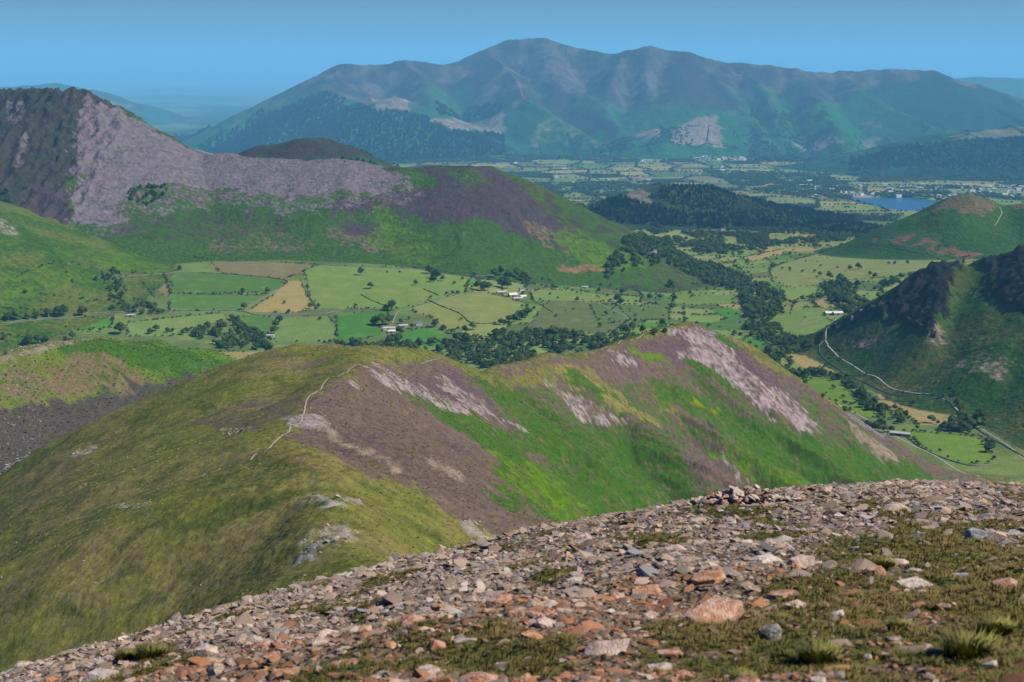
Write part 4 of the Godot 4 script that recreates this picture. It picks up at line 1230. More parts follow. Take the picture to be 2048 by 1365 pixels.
func woods() -> void:
	var leaf := plain("leaves", Color(.036, .068, .016), .8, 0.0, true)
	leaf.metallic_specular = .2
	leaf.backlight_enabled = true
	leaf.backlight = Color(.10, .13, .03).linear_to_srgb()
	var needle := plain("needles", Color(.020, .046, .021), .8, 0.0, true)
	var bark := plain("bark", Color(.09, .07, .05))
	for i in 4:
		broad.append(leaf_mesh(20 + i, [.34, .38, .30, .36][i], [1.0, .95, 1.08, 1.0][i]))
		conifers.append(conifer_mesh(40 + i, 5, 7))
	var trunk := trunk_mesh(.035, .34)
	var leaves2 := []
	for i in 4:
		var lm: StandardMaterial3D = leaf.duplicate()
		lm.albedo_color = Color(.036 * [1.0, .75, 1.6, 1.25][i], .068 * [1.0, .8, 1.35, .95][i], .016).linear_to_srgb()
		var t := Node3D.new()
		for e in [["trunk", trunk, bark], ["crown", broad[i], lm]]:
			var o := MeshInstance3D.new()
			o.name = e[0]; o.mesh = e[1]; o.material_override = e[2]
			t.add_child(o)
		variants["tree_%d" % i] = t
	for t in TREES:
		var at := ""
		var best := 1e9
		for m in LANDMARKS:
			var q: float = Vector2(m[0] - t[0], (m[1] - t[1]) * .6).length()
			if q < best:
				best = q
				at = m[2]
		var size: String = "tall spreading tree" if t[2] > 21.0 else ("round leafy tree" if t[2] > 13.0 else "small round bush")
		one_tree(t[0], t[1], clampf(t[2] * .95, 5.0, 26.0), size + " in the pastures near " + at, "valley " + size + " near " + at)
	var near := [[], [], [], []]
	var near_t := [[], [], [], []]
	var far := [[], []]
	var far_t := [[], []]
	var con := [[], []]
	var con_t := [[], []]
	var conf := []
	var conf_t := []
	var scrub := []
	var scrub_t := []
	var wi := -1
	var lake := flat_poly(LAKE)
	for w in WOODS:
		wi += 1
		var poly := flat_poly(w[3])
		var box := Rect2(poly[0], Vector2.ZERO)
		for p in poly: box = box.expand(p)
		var n := mini(int(box.get_area() / 10000.0 * w[1]), 60000)
		var own := 0
		var share := 11
		for i in n:
			var p := Vector2(rng.randf_range(box.position.x, box.end.x), rng.randf_range(box.position.y, box.end.y))
			p += Vector2(noise.get_noise_2d(p.x / 40.0, p.y / 40.0), noise.get_noise_2d(p.x / 40.0 + 7.0, p.y / 40.0)) * 14.0
			if not Geometry2D.is_point_in_polygon(p, poly): continue
			var h: float = w[2] * rng.randf_range(.6, 1.45)
			match w[0]:
				"broad_near":
					if noise.get_noise_2d(p.x / 60.0 + 3.0, p.y / 60.0) < -.22: continue
					if own < share and tree_left > 0 and i % 3 == 0:
						own += 1
						one_tree(p.x, p.y, h * 1.15, WOOD_LABELS[wi], "trees of wood %d" % (wi + 1))
					else:
						var k := rng.randi_range(0, 3)
						near[k].append(placed(p.x, p.y, h, rng.randf_range(1.0, 1.3)))
						near_t[k].append(tint(.55, 1.5, .22))
				"broad_far":
					if noise.get_noise_2d(p.x / 170.0 + 3.0, p.y / 230.0) < -.06 or Geometry2D.is_point_in_polygon(p, lake): continue
					var k := rng.randi_range(0, 1)
					far[k].append(placed(p.x, p.y, h, 1.3))
					far_t[k].append(tint(.6, 1.2, .15))
				"conifer":
					var k := rng.randi_range(0, 1)
					con[k].append(placed(p.x, p.y, h, rng.randf_range(.9, 1.2)))
					con_t[k].append(tint(.6, 1.35, .1))
				"conifer_far":
					conf.append(placed(p.x, p.y, h, rng.randf_range(1.3, 1.9)))
					conf_t.append(tint(.7, 1.3, .1))
				"broad_small":
					scrub.append(placed(p.x, p.y, h, 1.3))
					scrub_t.append(tint(.6, 1.1))
	var row := []
	var row_t := []
	for f in FIELDS:
		var poly := flat_poly(f[1])
		if poly[0].y > 4950.0: continue
		for i in poly.size():
			var a := poly[i]
			var b := poly[(i + 1) % poly.size()]
			var dens := rng.randf_range(0.0, .75)
			var steps := int(a.distance_to(b) / 6.0)
			for q in steps:
				if noise.get_noise_2d(a.x + q * .11, a.y) * .5 + rng.randf() < dens:
					var p := a.lerp(b, (q + rng.randf()) / steps) + Vector2(rng.randf_range(-3, 3), rng.randf_range(-3, 3))
					row.append(placed(p.x, p.y, rng.randf_range(2.0, 5.5), 1.5))
					row_t.append(tint(.65, 1.2, .2))
	var field_polys := []
	for f in FIELDS: field_polys.append(flat_poly(f[1]))
	for q in plot_spots:
		var inside := false
		for poly in field_polys:
			if Geometry2D.is_point_in_polygon(q, poly):
				inside = true
				break
		if inside or ground(q.x, q.y) > valley(q.x, q.y) + 6.0: continue
		row.append(placed(q.x, q.y, rng.randf_range(2.0, 7.0), 1.4))
		row_t.append(tint(.6, 1.3, .2))
	for i in 500:
		var d := rng.randf_range(2500.0, 4900.0)
		var p := Vector2(interp(d, AD, AX) + rng.randfn() * 330.0, d)
		if ground(p.x, p.y) > valley(p.x, p.y) + 8.0: continue
		row.append(placed(p.x, p.y, rng.randf_range(3.0, 9.0), 1.4))
		row_t.append(tint(.65, 1.2, .2))
	multi("hedgerow", broad[3], leaf, row, row_t, "bushes along the field edges of the near valley", "hedgerow")
	for k in 4:
		multi("woodland", broad[k], leaf, near[k], near_t[k], "mass of dark leafy woodland along the valley river, kind %d" % (k + 1), "woodland")
	for s in hedge_spots:
		if s.y > 4900.0 and s.y < 10600.0 and s.x > -600.0 and absf(s.x) < s.y * .42 and not Geometry2D.is_point_in_polygon(s, lake):
			far[0].append(placed(s.x, s.y, rng.randf_range(6, 14), 1.4))
			far_t[0].append(tint(.6, 1.1, .15))
	for c in wood_cells:
		if c[0].y < 10400.0 and c[0].x > -600.0 and absf(c[0].x) < c[0].y * .42:
			for i in 130:
				var p: Vector2 = c[0].lerp(c[1], rng.randf()).lerp(c[3].lerp(c[2], rng.randf()), rng.randf())
				if Geometry2D.is_point_in_polygon(p, lake): continue
				far[1].append(placed(p.x, p.y, rng.randf_range(8, 15), 1.3))
				far_t[1].append(tint(.6, 1.1, .15))
	multi("far_woodland", broad[0], leaf, far[0], far_t[0], "hedgerow trees and thickets dotting the wide far vale", "woodland")
	multi("far_woodland", broad[1], leaf, far[1], far_t[1], "dark copses spread over the wide far vale", "woodland")
	multi("conifer_wood", conifers[0], needle, con[0], con_t[0], "dark conifer plantation covering the low wooded hill", "forest")
	multi("conifer_wood", conifers[1], needle, con[1], con_t[1], "paler conifers mixed through the low wooded hill", "forest")
	multi("mountain_forest", conifers[2], needle, conf, conf_t, "blue green plantation over the lower mountain slopes", "forest")
	multi("fell_wood", broad[2], leaf, scrub, scrub_t, "small dark oak wood on the lit scree slope", "woodland")

# ---------------------------------------------------------------- buildings
func box_into(st: SurfaceTool, a: Vector3, b: Vector3) -> void:
	var c := [Vector3(a.x, a.y, a.z), Vector3(b.x, a.y, a.z), Vector3(b.x, a.y, b.z), Vector3(a.x, a.y, b.z), Vector3(a.x, b.y, a.z), Vector3(b.x, b.y, a.z), Vector3(b.x, b.y, b.z), Vector3(a.x, b.y, b.z)]
	for f in [[0, 1, 5, 4], [1, 2, 6, 5], [2, 3, 7, 6], [3, 0, 4, 7], [4, 5, 6, 7], [3, 2, 1, 0]]:
		for k in [0, 2, 1, 0, 3, 2]:
			st.add_vertex(c[f[k]])

func done(st: SurfaceTool) -> ArrayMesh:
	st.generate_normals()
	return st.commit()

func fresh() -> SurfaceTool:
	var st := SurfaceTool.new()
	st.begin(Mesh.PRIMITIVE_TRIANGLES)
	st.set_smooth_group(-1)
	return st

func walls_mesh(l: float, w: float, h: float, rise: float) -> ArrayMesh:
	var st := fresh()
	box_into(st, Vector3(-l / 2, -2, -w / 2), Vector3(l / 2, h, w / 2))
	for s in [-1, 1]:
		for v in [Vector3(s * l / 2, h, -w / 2), Vector3(s * l / 2, h + rise, 0), Vector3(s * l / 2, h, w / 2)]:
			st.add_vertex(v)
	return done(st)

func roof_mesh(l: float, w: float, h: float, rise: float) -> ArrayMesh:
	var st := fresh()
	var o := .35
	for s in [-1, 1]:
		var a := Vector3(-l / 2 - o, h - .15, s * (w / 2 + o))
		var b := Vector3(l / 2 + o, h - .15, s * (w / 2 + o))
		var c := Vector3(l / 2 + o, h + rise + .1, 0)
		var d := Vector3(-l / 2 - o, h + rise + .1, 0)
		var up := Vector3(0, .22, 0)
		for v in [a + up, b + up, c + up, a + up, c + up, d + up, a, b, a + up, b, b + up, a + up, b, c, b + up, c, c + up, b + up, d, a, d + up, a, a + up, d + up]:
			st.add_vertex(v)
	return done(st)

func building(kind: String, x: float, d: float, l: float, w: float, h: float, turn: float, label: String) -> void:
	var o := thing("farmhouse" if kind == "house_white" else "barn", label, "house" if kind == "house_white" else "barn", Vector3(x, ground(x, d), -d), turn)
	var rise := w * (.38 if kind == "house_white" else .24)
	part("wall", walls_mesh(l, w, h, rise), mats.whitewash if kind == "house_white" or rng.randf() < .3 else mats.barnwall, o)
	var roof := part("roof", roof_mesh(l, w, h, rise), mats.slate if kind == "house_white" else (mats.sheet if kind == "barn" else mats.whitesheet), o)
	if kind == "house_white":
		for s in [-1, 1]:
			var st := fresh()
			box_into(st, Vector3(s * l * .42 - .5, h + rise - .6, -.5), Vector3(s * l * .42 + .5, h + rise + 1.3, .5))
			part("chimney", done(st), mats.barnwall, roof)
		for r in 2:
			for k in 3:
				var st := fresh()
				var cx := (k - 1) * l * .3
				box_into(st, Vector3(cx - .55, .9 + r * h * .48, w / 2 - .1), Vector3(cx + .55, 2.2 + r * h * .48, w / 2 + .06))
				part("window", done(st), mats.glass, o)
	else:
		var st := fresh()
		box_into(st, Vector3(-l * .2, 0, w / 2 - .1), Vector3(l * .05, h * .75, w / 2 + .06))
		part("door", done(st), mats.darkdoor, o)

func buildings() -> void:
	mats.whitewash = plain("whitewash", Color(.78, .77, .73), .9, 9.0)
	mats.barnwall = plain("grey_stone", Color(.34, .32, .29), .95, 6.0)
	mats.slate = plain("slate", Color(.17, .18, .20), .7, 7.0)
	mats.sheet = plain("pale_sheet", Color(.52, .51, .50), .6, 9.0)
	mats.whitesheet = plain("white_sheet", Color(.80, .79, .76), .6, 12.0)
	mats.glass = plain("dark_glass", Color(.03, .035, .04), .2)
	mats.darkdoor = plain("dark_opening", Color(.05, .045, .04), .9)
	for b in BUILDINGS:
		building(b[0], b[1], b[2], b[3], b[4], b[5], b[6], b[7])
	# the lakeside town and the villages under the mountain: small houses, four sizes
	var made := []
	for i in 4:
		var l: float = [11, 16, 24, 13][i]
		var w: float = [8, 9, 10, 8][i]
		var h: float = [5.5, 6.5, 6, 5][i]
		var t := Node3D.new()
		for e in [["wall", walls_mesh(l, w, h, w * .35), [mats.whitewash, mats.barnwall, mats.whitewash, mats.whitewash][i]], ["roof", roof_mesh(l, w, h, w * .35), [mats.slate, mats.slate, mats.sheet, mats.sheet][i]]]:
			var o := MeshInstance3D.new()
			o.name = e[0]; o.mesh = e[1]; o.material_override = e[2]
			t.add_child(o)
		made.append(t)
	var spots := []
	for i in 190:
		var u := pow(rng.randf(), .7)
		spots.append([lerpf(1390, 2900, u), 7650 + rng.randf_range(-330, 420) + noise.get_noise_1d(u * 4.0) * 200.0, " in the town beyond the lake", "houses of the lakeside town"])
	for i in 42:
		spots.append([lerpf(1220, 1650, rng.randf()), 10050 + rng.randf_range(-120, 150), " in the village under the mountain", "houses of the mountain village"])
	for i in 22:
		spots.append([lerpf(0, 900, rng.randf()), 9900 + rng.randf_range(-250, 250), " in the hamlet below the forested slope", "houses of the forest hamlet"])
	for i in 36:
		spots.append([lerpf(250, 2200, rng.randf()), rng.randf_range(7300, 9400), " alone in the wide vale", "farmhouses of the wide vale"])
	for s in spots:
		var v := rng.randi_range(0, 3)
		var o := copy_of(made[v], "small_house", Vector3(s[0], ground(s[0], s[1]), -s[1]), rng.randf_range(-.6, .6), Vector3.ONE * rng.randf_range(.95, 1.35))
		tag(o, ["small whitewashed house with slate roof", "grey stone house with slate roof", "long white building with pale roof", "little white cottage with pale roof"][v] + s[2], "house", s[3])
	# touring caravans and tents in the pale camping field
	for i in 16:
		var x: float = 600.0 + rng.randf_range(-32, 24)
		var d: float = 5290.0 + rng.randf_range(-70, 80)
		var o := thing("caravan", "white touring caravan in the pale camping field", "caravan", Vector3(x, ground(x, d), -d), rng.randf() * PI, "caravans in the camping field")
		var st := fresh()
		box_into(st, Vector3(-3, .5, -1.1), Vector3(3, 2.7, 1.1))
		part("body", done(st), mats.whitesheet, o)
		st = fresh()
		box_into(st, Vector3(-2.2, 1.4, 1.05), Vector3(2.0, 2.1, 1.14))
		part("window", done(st), mats.glass, o)
	for t in made: t.free()

# ---------------------------------------------------------------- foreground
func stoniness(x: float, d: float) -> float:
	var t := d - (3.5 + minf(maxf(0.0, x - .9) * 4.4, 17.0)) + noise.get_noise_2d(x / 5.0, d / 7.0) * 9.0
	var s := smoothstep(-5.0, 7.0, t) * .85 + .12
	s *= 1.0 - .7 * smoothstep(.08, .34, noise.get_noise_2d(x / 2.6 + 20.0, d / 5.0))
	return clampf(s + smoothstep(.22, .4, noise.get_noise_2d(x / 1.5 - 9.0, d / 2.5)) * .4, 0.0, 1.0)

func rock_mesh(sd: int, points: int, flat: float, long: float) -> ArrayMesh:
	# convex hull of a handful of points: an angular slab, about one metre wide
	var r := RandomNumberGenerator.new()
	r.seed = sd
	var ps := []
	while ps.size() < points:
		var v := Vector3(r.randf_range(-1, 1), r.randf_range(-1, 1), r.randf_range(-1, 1))
		if v.length() > 1.25 or v.length() < .75: continue
		ps.append(Vector3(v.x * .5 * long, v.y * .5 * flat + v.x * .1 * flat, v.z * .5))
	var st := fresh()
	for a in points:
		for b in range(a + 1, points):
			for c in range(b + 1, points):
				var n: Vector3 = (ps[b] - ps[a]).cross(ps[c] - ps[a])
				if n.length() < 1e-6: continue
				var pos := 0
				var neg := 0
				for k in points:
					if k == a or k == b or k == c: continue
					var s: float = n.dot(ps[k] - ps[a])
					if s > 1e-6: pos += 1
					elif s < -1e-6: neg += 1
				if pos and neg: continue
				var tri := [ps[a], ps[b], ps[c]] if pos else [ps[a], ps[c], ps[b]]
				for v in tri: st.add_vertex(v)
	return done(st)

const ROCK_TONES := {"rustgrey": [.33, .24, .18], "pale": [.40, .345, .295], "brown": [.15, .10, .075], "orange": [.36, .165, .075], "blue": [.21, .205, .215], "grey": [.31, .25, .205], "rust": [.30, .14, .08], "pink": [.39, .275, .215], "orangepink": [.40, .21, .13], "dark": [.08, .075, .07]}

func rock_mat(called: String, c: Color, spot: Color) -> StandardMaterial3D:
	var m := StandardMaterial3D.new()
	m.resource_name = called
	m.albedo_color = Color.WHITE
	m.roughness = .85
	m.metallic_specular = .3
	var g := noise_tex(256, .03, 4, (c * .55).linear_to_srgb(), (c * 1.3).linear_to_srgb(), FastNoiseLite.TYPE_SIMPLEX_SMOOTH, called.hash() % 999)
	g.color_ramp.add_point(.5, c.linear_to_srgb())
	g.color_ramp.add_point(.68, c.lerp(spot, .6).linear_to_srgb())
	m.albedo_texture = g
	m.uv1_triplanar = true
	m.uv1_world_triplanar = true
	m.uv1_scale = Vector3.ONE / .9
	m.heightmap_enabled = true
	m.heightmap_texture = mats.lumps
	m.heightmap_scale = 1.0
	return m

func ridge_stones() -> void:
	# broken rock on the ridge: outcrops, scree and single stones in the turf
	var hulls := [rock_mesh(301, 12, .6, 1.2), rock_mesh(302, 12, .8, 1.0), rock_mesh(303, 12, .5, 1.4)]
	var clump := rock_mesh(304, 12, .8, 1.0)
	var place := []
	var tints := []
	var heath := []
	var heath_t := []
	g_name = "ridge"
	take_hill("ridge")
	for p in patches:
		var box: Rect2 = p[0]
		var rocky: bool = p[5] in ["scree", "crag", "tanstone"]
		if not rocky: continue
		var n := int(box.get_area() * .055)
		for i in mini(n, 30000):
			var q := Vector2(rng.randf_range(box.position.x, box.end.x), rng.randf_range(box.position.y, box.end.y))
			var w: Vector2 = q + Vector2(noise.get_noise_2d(q.x / 15.0, q.y / 15.0), noise.get_noise_2d(q.x / 15.0 + 8.0, q.y / 15.0)) * p[3]
			if not Geometry2D.is_point_in_polygon(w, p[1]): continue
			if rocky:
				var s := rng.randf_range(.4, 1.0) * exp(rng.randfn() * .3) * (1.5 if p[5] == "crag" else 1.0)
				place.append(Transform3D(Basis.from_euler(Vector3(rng.randf_range(-.4, .4), rng.randf() * TAU, rng.randf_range(-.4, .4))).scaled_local(Vector3(s * 1.3, s * .8, s)), Vector3(q.x, ground(q.x, q.y) + s * .1, -q.y)))
				tints.append(p[2] * rng.randf_range(.6, 1.15))
	# heather, bracken and grass tussocks take the colour of the ground they grow from
	for area in [["ridge", 150000, -340.0, 640.0, 230.0, 1950.0, .55, 1.25], ["spur", 26000, -1000.0, -180.0, 1350.0, 2200.0, 1.0, 2.0]]:
		var g: Array = grids[area[0]]
		var cols: PackedColorArray = g[8]
		var hs: PackedFloat32Array = g[6]
		var keep: PackedByteArray = g[7]
		for i in area[1]:
			var x := rng.randf_range(area[2], area[3])
			var d: float = area[4] * pow(area[5] / area[4], pow(rng.randf(), .7))
			if absf(x) > d * .4 + 20.0: continue
			var at: int = int((d - g[1]) / g[3]) * g[4] + int((x - g[0]) / g[2])
			if keep[at] == 0: continue
			var k := cols[at]
			var s := rng.randf_range(area[6], area[7]) * (.6 + d / 1800.0)
			heath.append(Transform3D(Basis(Vector3.UP, rng.randf() * TAU).scaled(Vector3(s * 1.2, s * rng.randf_range(.3, .6), s * 1.2)), Vector3(x, hs[at] + .02, -d)))
			var v := rng.randf_range(.6, 1.2)
			heath_t.append(Color(k.r * v * rng.randf_range(.9, 1.1), k.g * v, k.b * v * rng.randf_range(.85, 1.1)))
	for i in 1500:
		var d := rng.randf_range(220.0, 1150.0)
		var x := -40.0 - d * .06 - absf(rng.randfn()) * 110.0
		if d > 980.0 or x < -260.0 or noise.get_noise_2d(x / 40.0, d / 60.0) < .05 and rng.randf() < .75: continue
		var s := .35 * exp(rng.randfn() * .5)
		place.append(Transform3D(Basis.from_euler(Vector3(rng.randf_range(-.4, .4), rng.randf() * TAU, rng.randf_range(-.4, .4))).scaled_local(Vector3(s * 1.3, s * .8, s)), Vector3(x, ground(x, d) + s * .1, -d)))
		tints.append(PAL.crag * rng.randf_range(.7, 1.2))
	var m := plain("ridge_stone", Color(1, 1, 1), .9, 3.0, true)
	for k in 3:
		var a := []
		var t := []
		for i in range(k, place.size(), 3):
			a.append(place[i])
			t.append(tints[i])
		multi("ridge_scree", hulls[k], m, a, t, "broken pale stones and scree strewn over the grassy ridge", "scree")
	multi("tussocks", clump, plain("heather_sprigs", Color(1, 1, 1), 1.0, 2.0, true), heath, heath_t, "heather, bracken and grass tussocks covering the ridge and the spur", "tussocks")

func rock_label(what: String, s: float, x: float, d: float) -> String:
	var size := "broad " if s > .5 else ("hand sized " if s < .18 else "")
	var where := " lying among scree"
	var best := 1.2 + d * .06
	for t in TUFTS:
		var q := Vector2(t[0] - x, t[1] - d).length()
		if q < best:
			best = q
			where = " beside a tall grass tussock"
	if Vector2(CAIRN[0] - x, CAIRN[1] - d).length() < 9.0: where = " just below the stone cairn"
	elif stoniness(x, d) < .35: where = " bedded in short grass"
	elif d > 38.0: where = " on the stony brow of the near slope"
	elif d < 9.0 and x < 0.0: where = " beside the bare gravel trod"
	return size + what + where

func foreground() -> void:
	var nx := 440
	var nd := 460
	var pos := PackedVector3Array()
	var nrm := PackedVector3Array()
	var col := PackedColorArray()
	var xs := PackedFloat32Array()
	var ds := PackedFloat32Array()
	for j in nx:
		xs.append(70.0 * sinh(3.4 * (2.0 * j / (nx - 1) - 1.0)) / sinh(3.4))
	for i in nd:
		ds.append(1.2 * pow(210.0 / 1.2, i / float(nd - 1)))
	for i in nd:
		for j in nx:
			pos.append(Vector3(xs[j], fore(xs[j], ds[i]), -ds[i]))
	for i in nd:
		for j in nx:
			var l := i * nx + maxi(j - 1, 0)
			var r := i * nx + mini(j + 1, nx - 1)
			var u := mini(i + 1, nd - 1) * nx + j
			var b := maxi(i - 1, 0) * nx + j
			nrm.append((pos[r] - pos[l]).cross(pos[u] - pos[b]).normalized())
			var x := xs[j]
			var d := ds[i]
			var s := stoniness(x, d)
			var n1 := noise.get_noise_2d(x / .7, d / .9) * 1.6
			var n2 := noise.get_noise_2d(x / 3.0 + 60.0, d / 4.0) * 1.6
			var gr: Color = PAL.grass.lerp(PAL.moss, clampf(.45 + n1, 0.0, 1.0)).lerp(PAL.grassgold, clampf(n2, 0.0, .7))
			var dirt := Color(.30, .225, .175).lerp(Color(.20, .15, .11), clampf(.5 + n1, 0.0, 1.0))
			var track := smoothstep(.9, .3, absf(x + 1.15 - (d - 7.0) * .06 + n2 * .4)) * smoothstep(11.0, 8.5, d)
			gr = Color(gr.r * .82, gr.g * .72, gr.b * .85)
			var k := gr.lerp(dirt * .85, maxf(clampf((s - .35) * 1.6 + n1 * .5, 0.0, .85), track))
			col.append(k)
	part("hillside", grid_mesh(pos, nrm, col, PackedVector2Array(), PackedByteArray(), nx, nd), mats.near, self).set_meta("kind", "structure")
	# loose stones: the biggest singly, the rest as scree
	var hulls := []
	for i in 10:
		hulls.append(rock_mesh(100 + i, 18, [.35, .55, .28, .7, .42, .5, .3, .6, .38, .8][i], [1.3, 1.0, 1.5, 1.0, 1.2, 1.4, 1.6, 1.1, 1.25, .95][i]))
	var tone_mats := {}
	for t in ROCK_TONES:
		var c: Array = ROCK_TONES[t]
		tone_mats[t] = rock_mat("rock_" + t, Color(c[0], c[1], c[2]) * SC * 1.2, Color(.36, .33, .30))
	var words := {"rustgrey": "grey stone with rusty stains", "pale": "pale grey slab", "brown": "dark brown stone", "orange": "orange weathered slab", "blue": "blue grey stone", "grey": "grey angular stone", "rust": "rust red stone", "pink": "pinkish grey slab", "orangepink": "large orange and pink slab", "dark": "dark leaning slab"}
	for r in ROCKS:
		var x: float = r[0]
		var d: float = r[1]
		var src := rock_mesh(rng.randi_range(1000, 9999), 20, .8, 1.0)
		var node := MeshInstance3D.new()
		node.name = numbered("rock")
		node.mesh = src
		node.material_override = tone_mats[r[4]]
		add_child(node, true)
		var w: float = r[2] * 1.1
		var h: float = r[3] * 1.5
		node.transform = Transform3D(Basis(Vector3.UP, rng.randf_range(-.5, .5)).rotated(Vector3.BACK, rng.randf_range(-.12, .12)).scaled_local(Vector3(w, h, w * .8)), Vector3(x, fore(x, d) + h * .12, -d))
		tag(node, rock_label(words[r[4]], w, x, d), "rock", "large stones of the near slope")
	var left := 300 - ROCKS.size()
	var keys := ["grey", "pink", "pink", "rustgrey", "grey", "pale", "pink", "rustgrey", "blue", "rustgrey"]
	var near_keys := ["rust", "orange", "pink", "rust", "rustgrey", "orange", "brown", "rust", "grey", "pink"]
	var tries := 0
	while left > 0 and tries < 9000:
		tries += 1
		var d := 6.0 * pow(72.0 / 6.0, pow(rng.randf(), .8))
		var x := rng.randf_range(-.40, .40) * d
		if rng.randf() > stoniness(x, d): continue
		left -= 1
		var s := minf((.06 + .0046 * d) * exp(rng.randfn() * .35), .6)
		var node := MeshInstance3D.new()
		node.name = numbered("rock")
		node.mesh = hulls[rng.randi_range(0, 9)]
		var tone: String = (near_keys if d < 15.0 else keys)[rng.randi_range(0, 9)]
		node.material_override = tone_mats[tone]
		add_child(node, true)
		node.transform = Transform3D(Basis.from_euler(Vector3(rng.randf_range(-.3, .3), rng.randf() * TAU, rng.randf_range(-.3, .3))).scaled_local(Vector3(s, s * rng.randf_range(.45, .9), s)), Vector3(x, fore(x, d) + s * .04, -d))
		tag(node, rock_label(words[tone], s, x, d), "rock", "large stones of the near slope")
	var place := []
	var tints := []
	for i in 10:
		place.append([])
		tints.append([])
	for i in 190000:
		var d := 3.5 * pow(100.0 / 3.5, pow(rng.randf(), .75))
		var x := rng.randf_range(-.46, .46) * d
		var st := stoniness(x, d)
		if rng.randf() > st * st * .85 + .03: continue
		var s := minf((.015 + .0021 * d) * exp(rng.randfn() * .55), .34)
		var k := rng.randi_range(0, 9)
		var b := Basis.from_euler(Vector3(rng.randf_range(-.5, .5), rng.randf() * TAU, rng.randf_range(-.5, .5))).scaled_local(Vector3(s * 1.2, s * rng.randf_range(.35, .8), s * rng.randf_range(.7, 1.1)))
		place[k].append(Transform3D(b, Vector3(x, fore(x, d) + s * .02, -d)))
		var t: Array = ROCK_TONES[(near_keys if d + noise.get_noise_2d(x, d) * 4.0 < 15.0 else keys)[rng.randi_range(0, 9)]]
		var v := rng.randf_range(.6, 1.55)
		tints[k].append(Color(t[0] * v, t[1] * v, t[2] * v) * SC)
	var sm := plain("scree_stone", Color(1, 1, 1), .9, .6, true)
	sm.albedo_texture = mats.clump
	for k in 10:
		multi("scree", hulls[k], sm, place[k], tints[k], "loose angular stones scattered over the near slope", "scree")
	# cairn: a pile of stones on the brow
	var cx: float = CAIRN[0]
	var cd: float = CAIRN[1]
	var cairn := thing("cairn", "low heap of reddish grey stones on the brow of the stony slope", "cairn", Vector3(cx, fore(cx, cd), -cd))
	for i in 150:
		var a := rng.randf() * TAU
		var q := sqrt(rng.randf())
		var px := cos(a) * q * 1.4
		var pz := sin(a) * q * .8
		var top := .55 * maxf(0.0, 1.0 - pow(absf(px + .25) / 1.65, 1.3)) * (1.0 - absf(pz) / 1.3)
		var s := rng.randf_range(.13, .30)
		var st := part("stone", hulls[rng.randi_range(0, 9)], tone_mats[["rust", "grey", "brown", "brown", "pink", "rustgrey", "grey"][rng.randi_range(0, 6)]], cairn)
		st.transform = Transform3D(Basis.from_euler(Vector3(rng.randf_range(-.7, .7), rng.randf() * TAU, rng.randf_range(-.7, .7))).scaled_local(Vector3(s, s * .8, s)), Vector3(px, fore(cx + px, cd - pz) - fore(cx, cd) + top * rng.randf_range(.25, 1.0), pz))
	# grass
	var blade := SurfaceTool.new()
	blade.begin(Mesh.PRIMITIVE_TRIANGLES)
	var gr := RandomNumberGenerator.new()
	gr.seed = 3
	for i in 14:
		var a := gr.randf() * TAU
		var lean := gr.randf_range(.1, .75)
		var base := Vector3(cos(a * 3.0), 0, sin(a * 3.0)) * gr.randf() * .25
		var tip := base + Vector3(cos(a) * lean, gr.randf_range(.5, 1.0), sin(a) * lean)
		var side := Vector3(-sin(a), 0, cos(a)) * .05
		var midp := base.lerp(tip, .55) + Vector3(0, .16, 0)
		var v := gr.randf_range(.75, 1.25)
		blade.set_color(Color(v, v, v))
		for w in [base - side, midp - side * .7, base + side, base + side, midp - side * .7, midp + side * .7, midp - side * .7, tip, midp + side * .7]:
			blade.set_normal(Vector3(cos(a) * .4, 1, sin(a) * .4).normalized())
			blade.add_vertex(w)
	var blades := blade.commit()
	var gm := plain("grass_blades", Color(1, 1, 1), .8, 0.0, true)
	gm.backlight_enabled = true
	gm.backlight = Color(.25, .25, .1).linear_to_srgb()
	var gp := []
	var gt := []
	for i in 90000:
		var d := 3.0 * pow(45.0 / 3.0, pow(rng.randf(), .9))
		var x := rng.randf_range(-.44, .46) * d
		var s := stoniness(x, d)
		if rng.randf() < s * 1.25: continue
		var h := rng.randf_range(.018, .055) * (1.0 + d * .03)
		gp.append(Transform3D(Basis(Vector3.UP, rng.randf() * TAU).scaled(Vector3(h * 1.4, h, h * 1.4)), Vector3(x, fore(x, d) - .01, -d)))
		var k: Color = PAL.grass.lerp(PAL.moss, rng.randf() * .8).lerp(PAL.grassgold, clampf(noise.get_noise_2d(x / 2.0, d / 2.0) * 1.5 + rng.randf() * .7, 0.0, 1.0))
		gt.append(Color(k.r * .76, k.g * .66, k.b * .75))
	multi("grass", blades, gm, gp, gt, "short olive moorland grass between the stones", "grass")
	for t in TUFTS:
		var o := thing("grass_tuft", "tall tussock of coarse olive grass on the near slope", "grass tuft", Vector3(t[0], fore(t[0], t[1]), -t[1]), 0.0, "tussocks of the near slope")
		var st := SurfaceTool.new()
		st.begin(Mesh.PRIMITIVE_TRIANGLES)
		for i in 420:
			var a := rng.randf() * TAU
			var q := sqrt(rng.randf())
			var base := Vector3(cos(a) * q * t[2] * .35, 0, sin(a) * q * t[2] * .28)
			var h: float = t[3] * rng.randf_range(.3, .8)
			var out := Vector3(cos(a), 0, sin(a)) * (q * .4 + rng.randf() * .35) * h
			var side := Vector3(-sin(a), 0, cos(a)) * .006
			var midp := base + out * .35 + Vector3(0, h * .65, 0)
			var tip := base + out + Vector3(0, h, 0)
			var k: Color = PAL.moss.lerp(PAL.grassgold, rng.randf())
			st.set_color(k)
			for w in [base - side, midp - side * .8, base + side, base + side, midp - side * .8, midp + side * .8, midp - side * .8, tip, midp + side * .8]:
				st.set_normal(Vector3(cos(a) * .5, 1, sin(a) * .5).normalized())
				st.add_vertex(w)
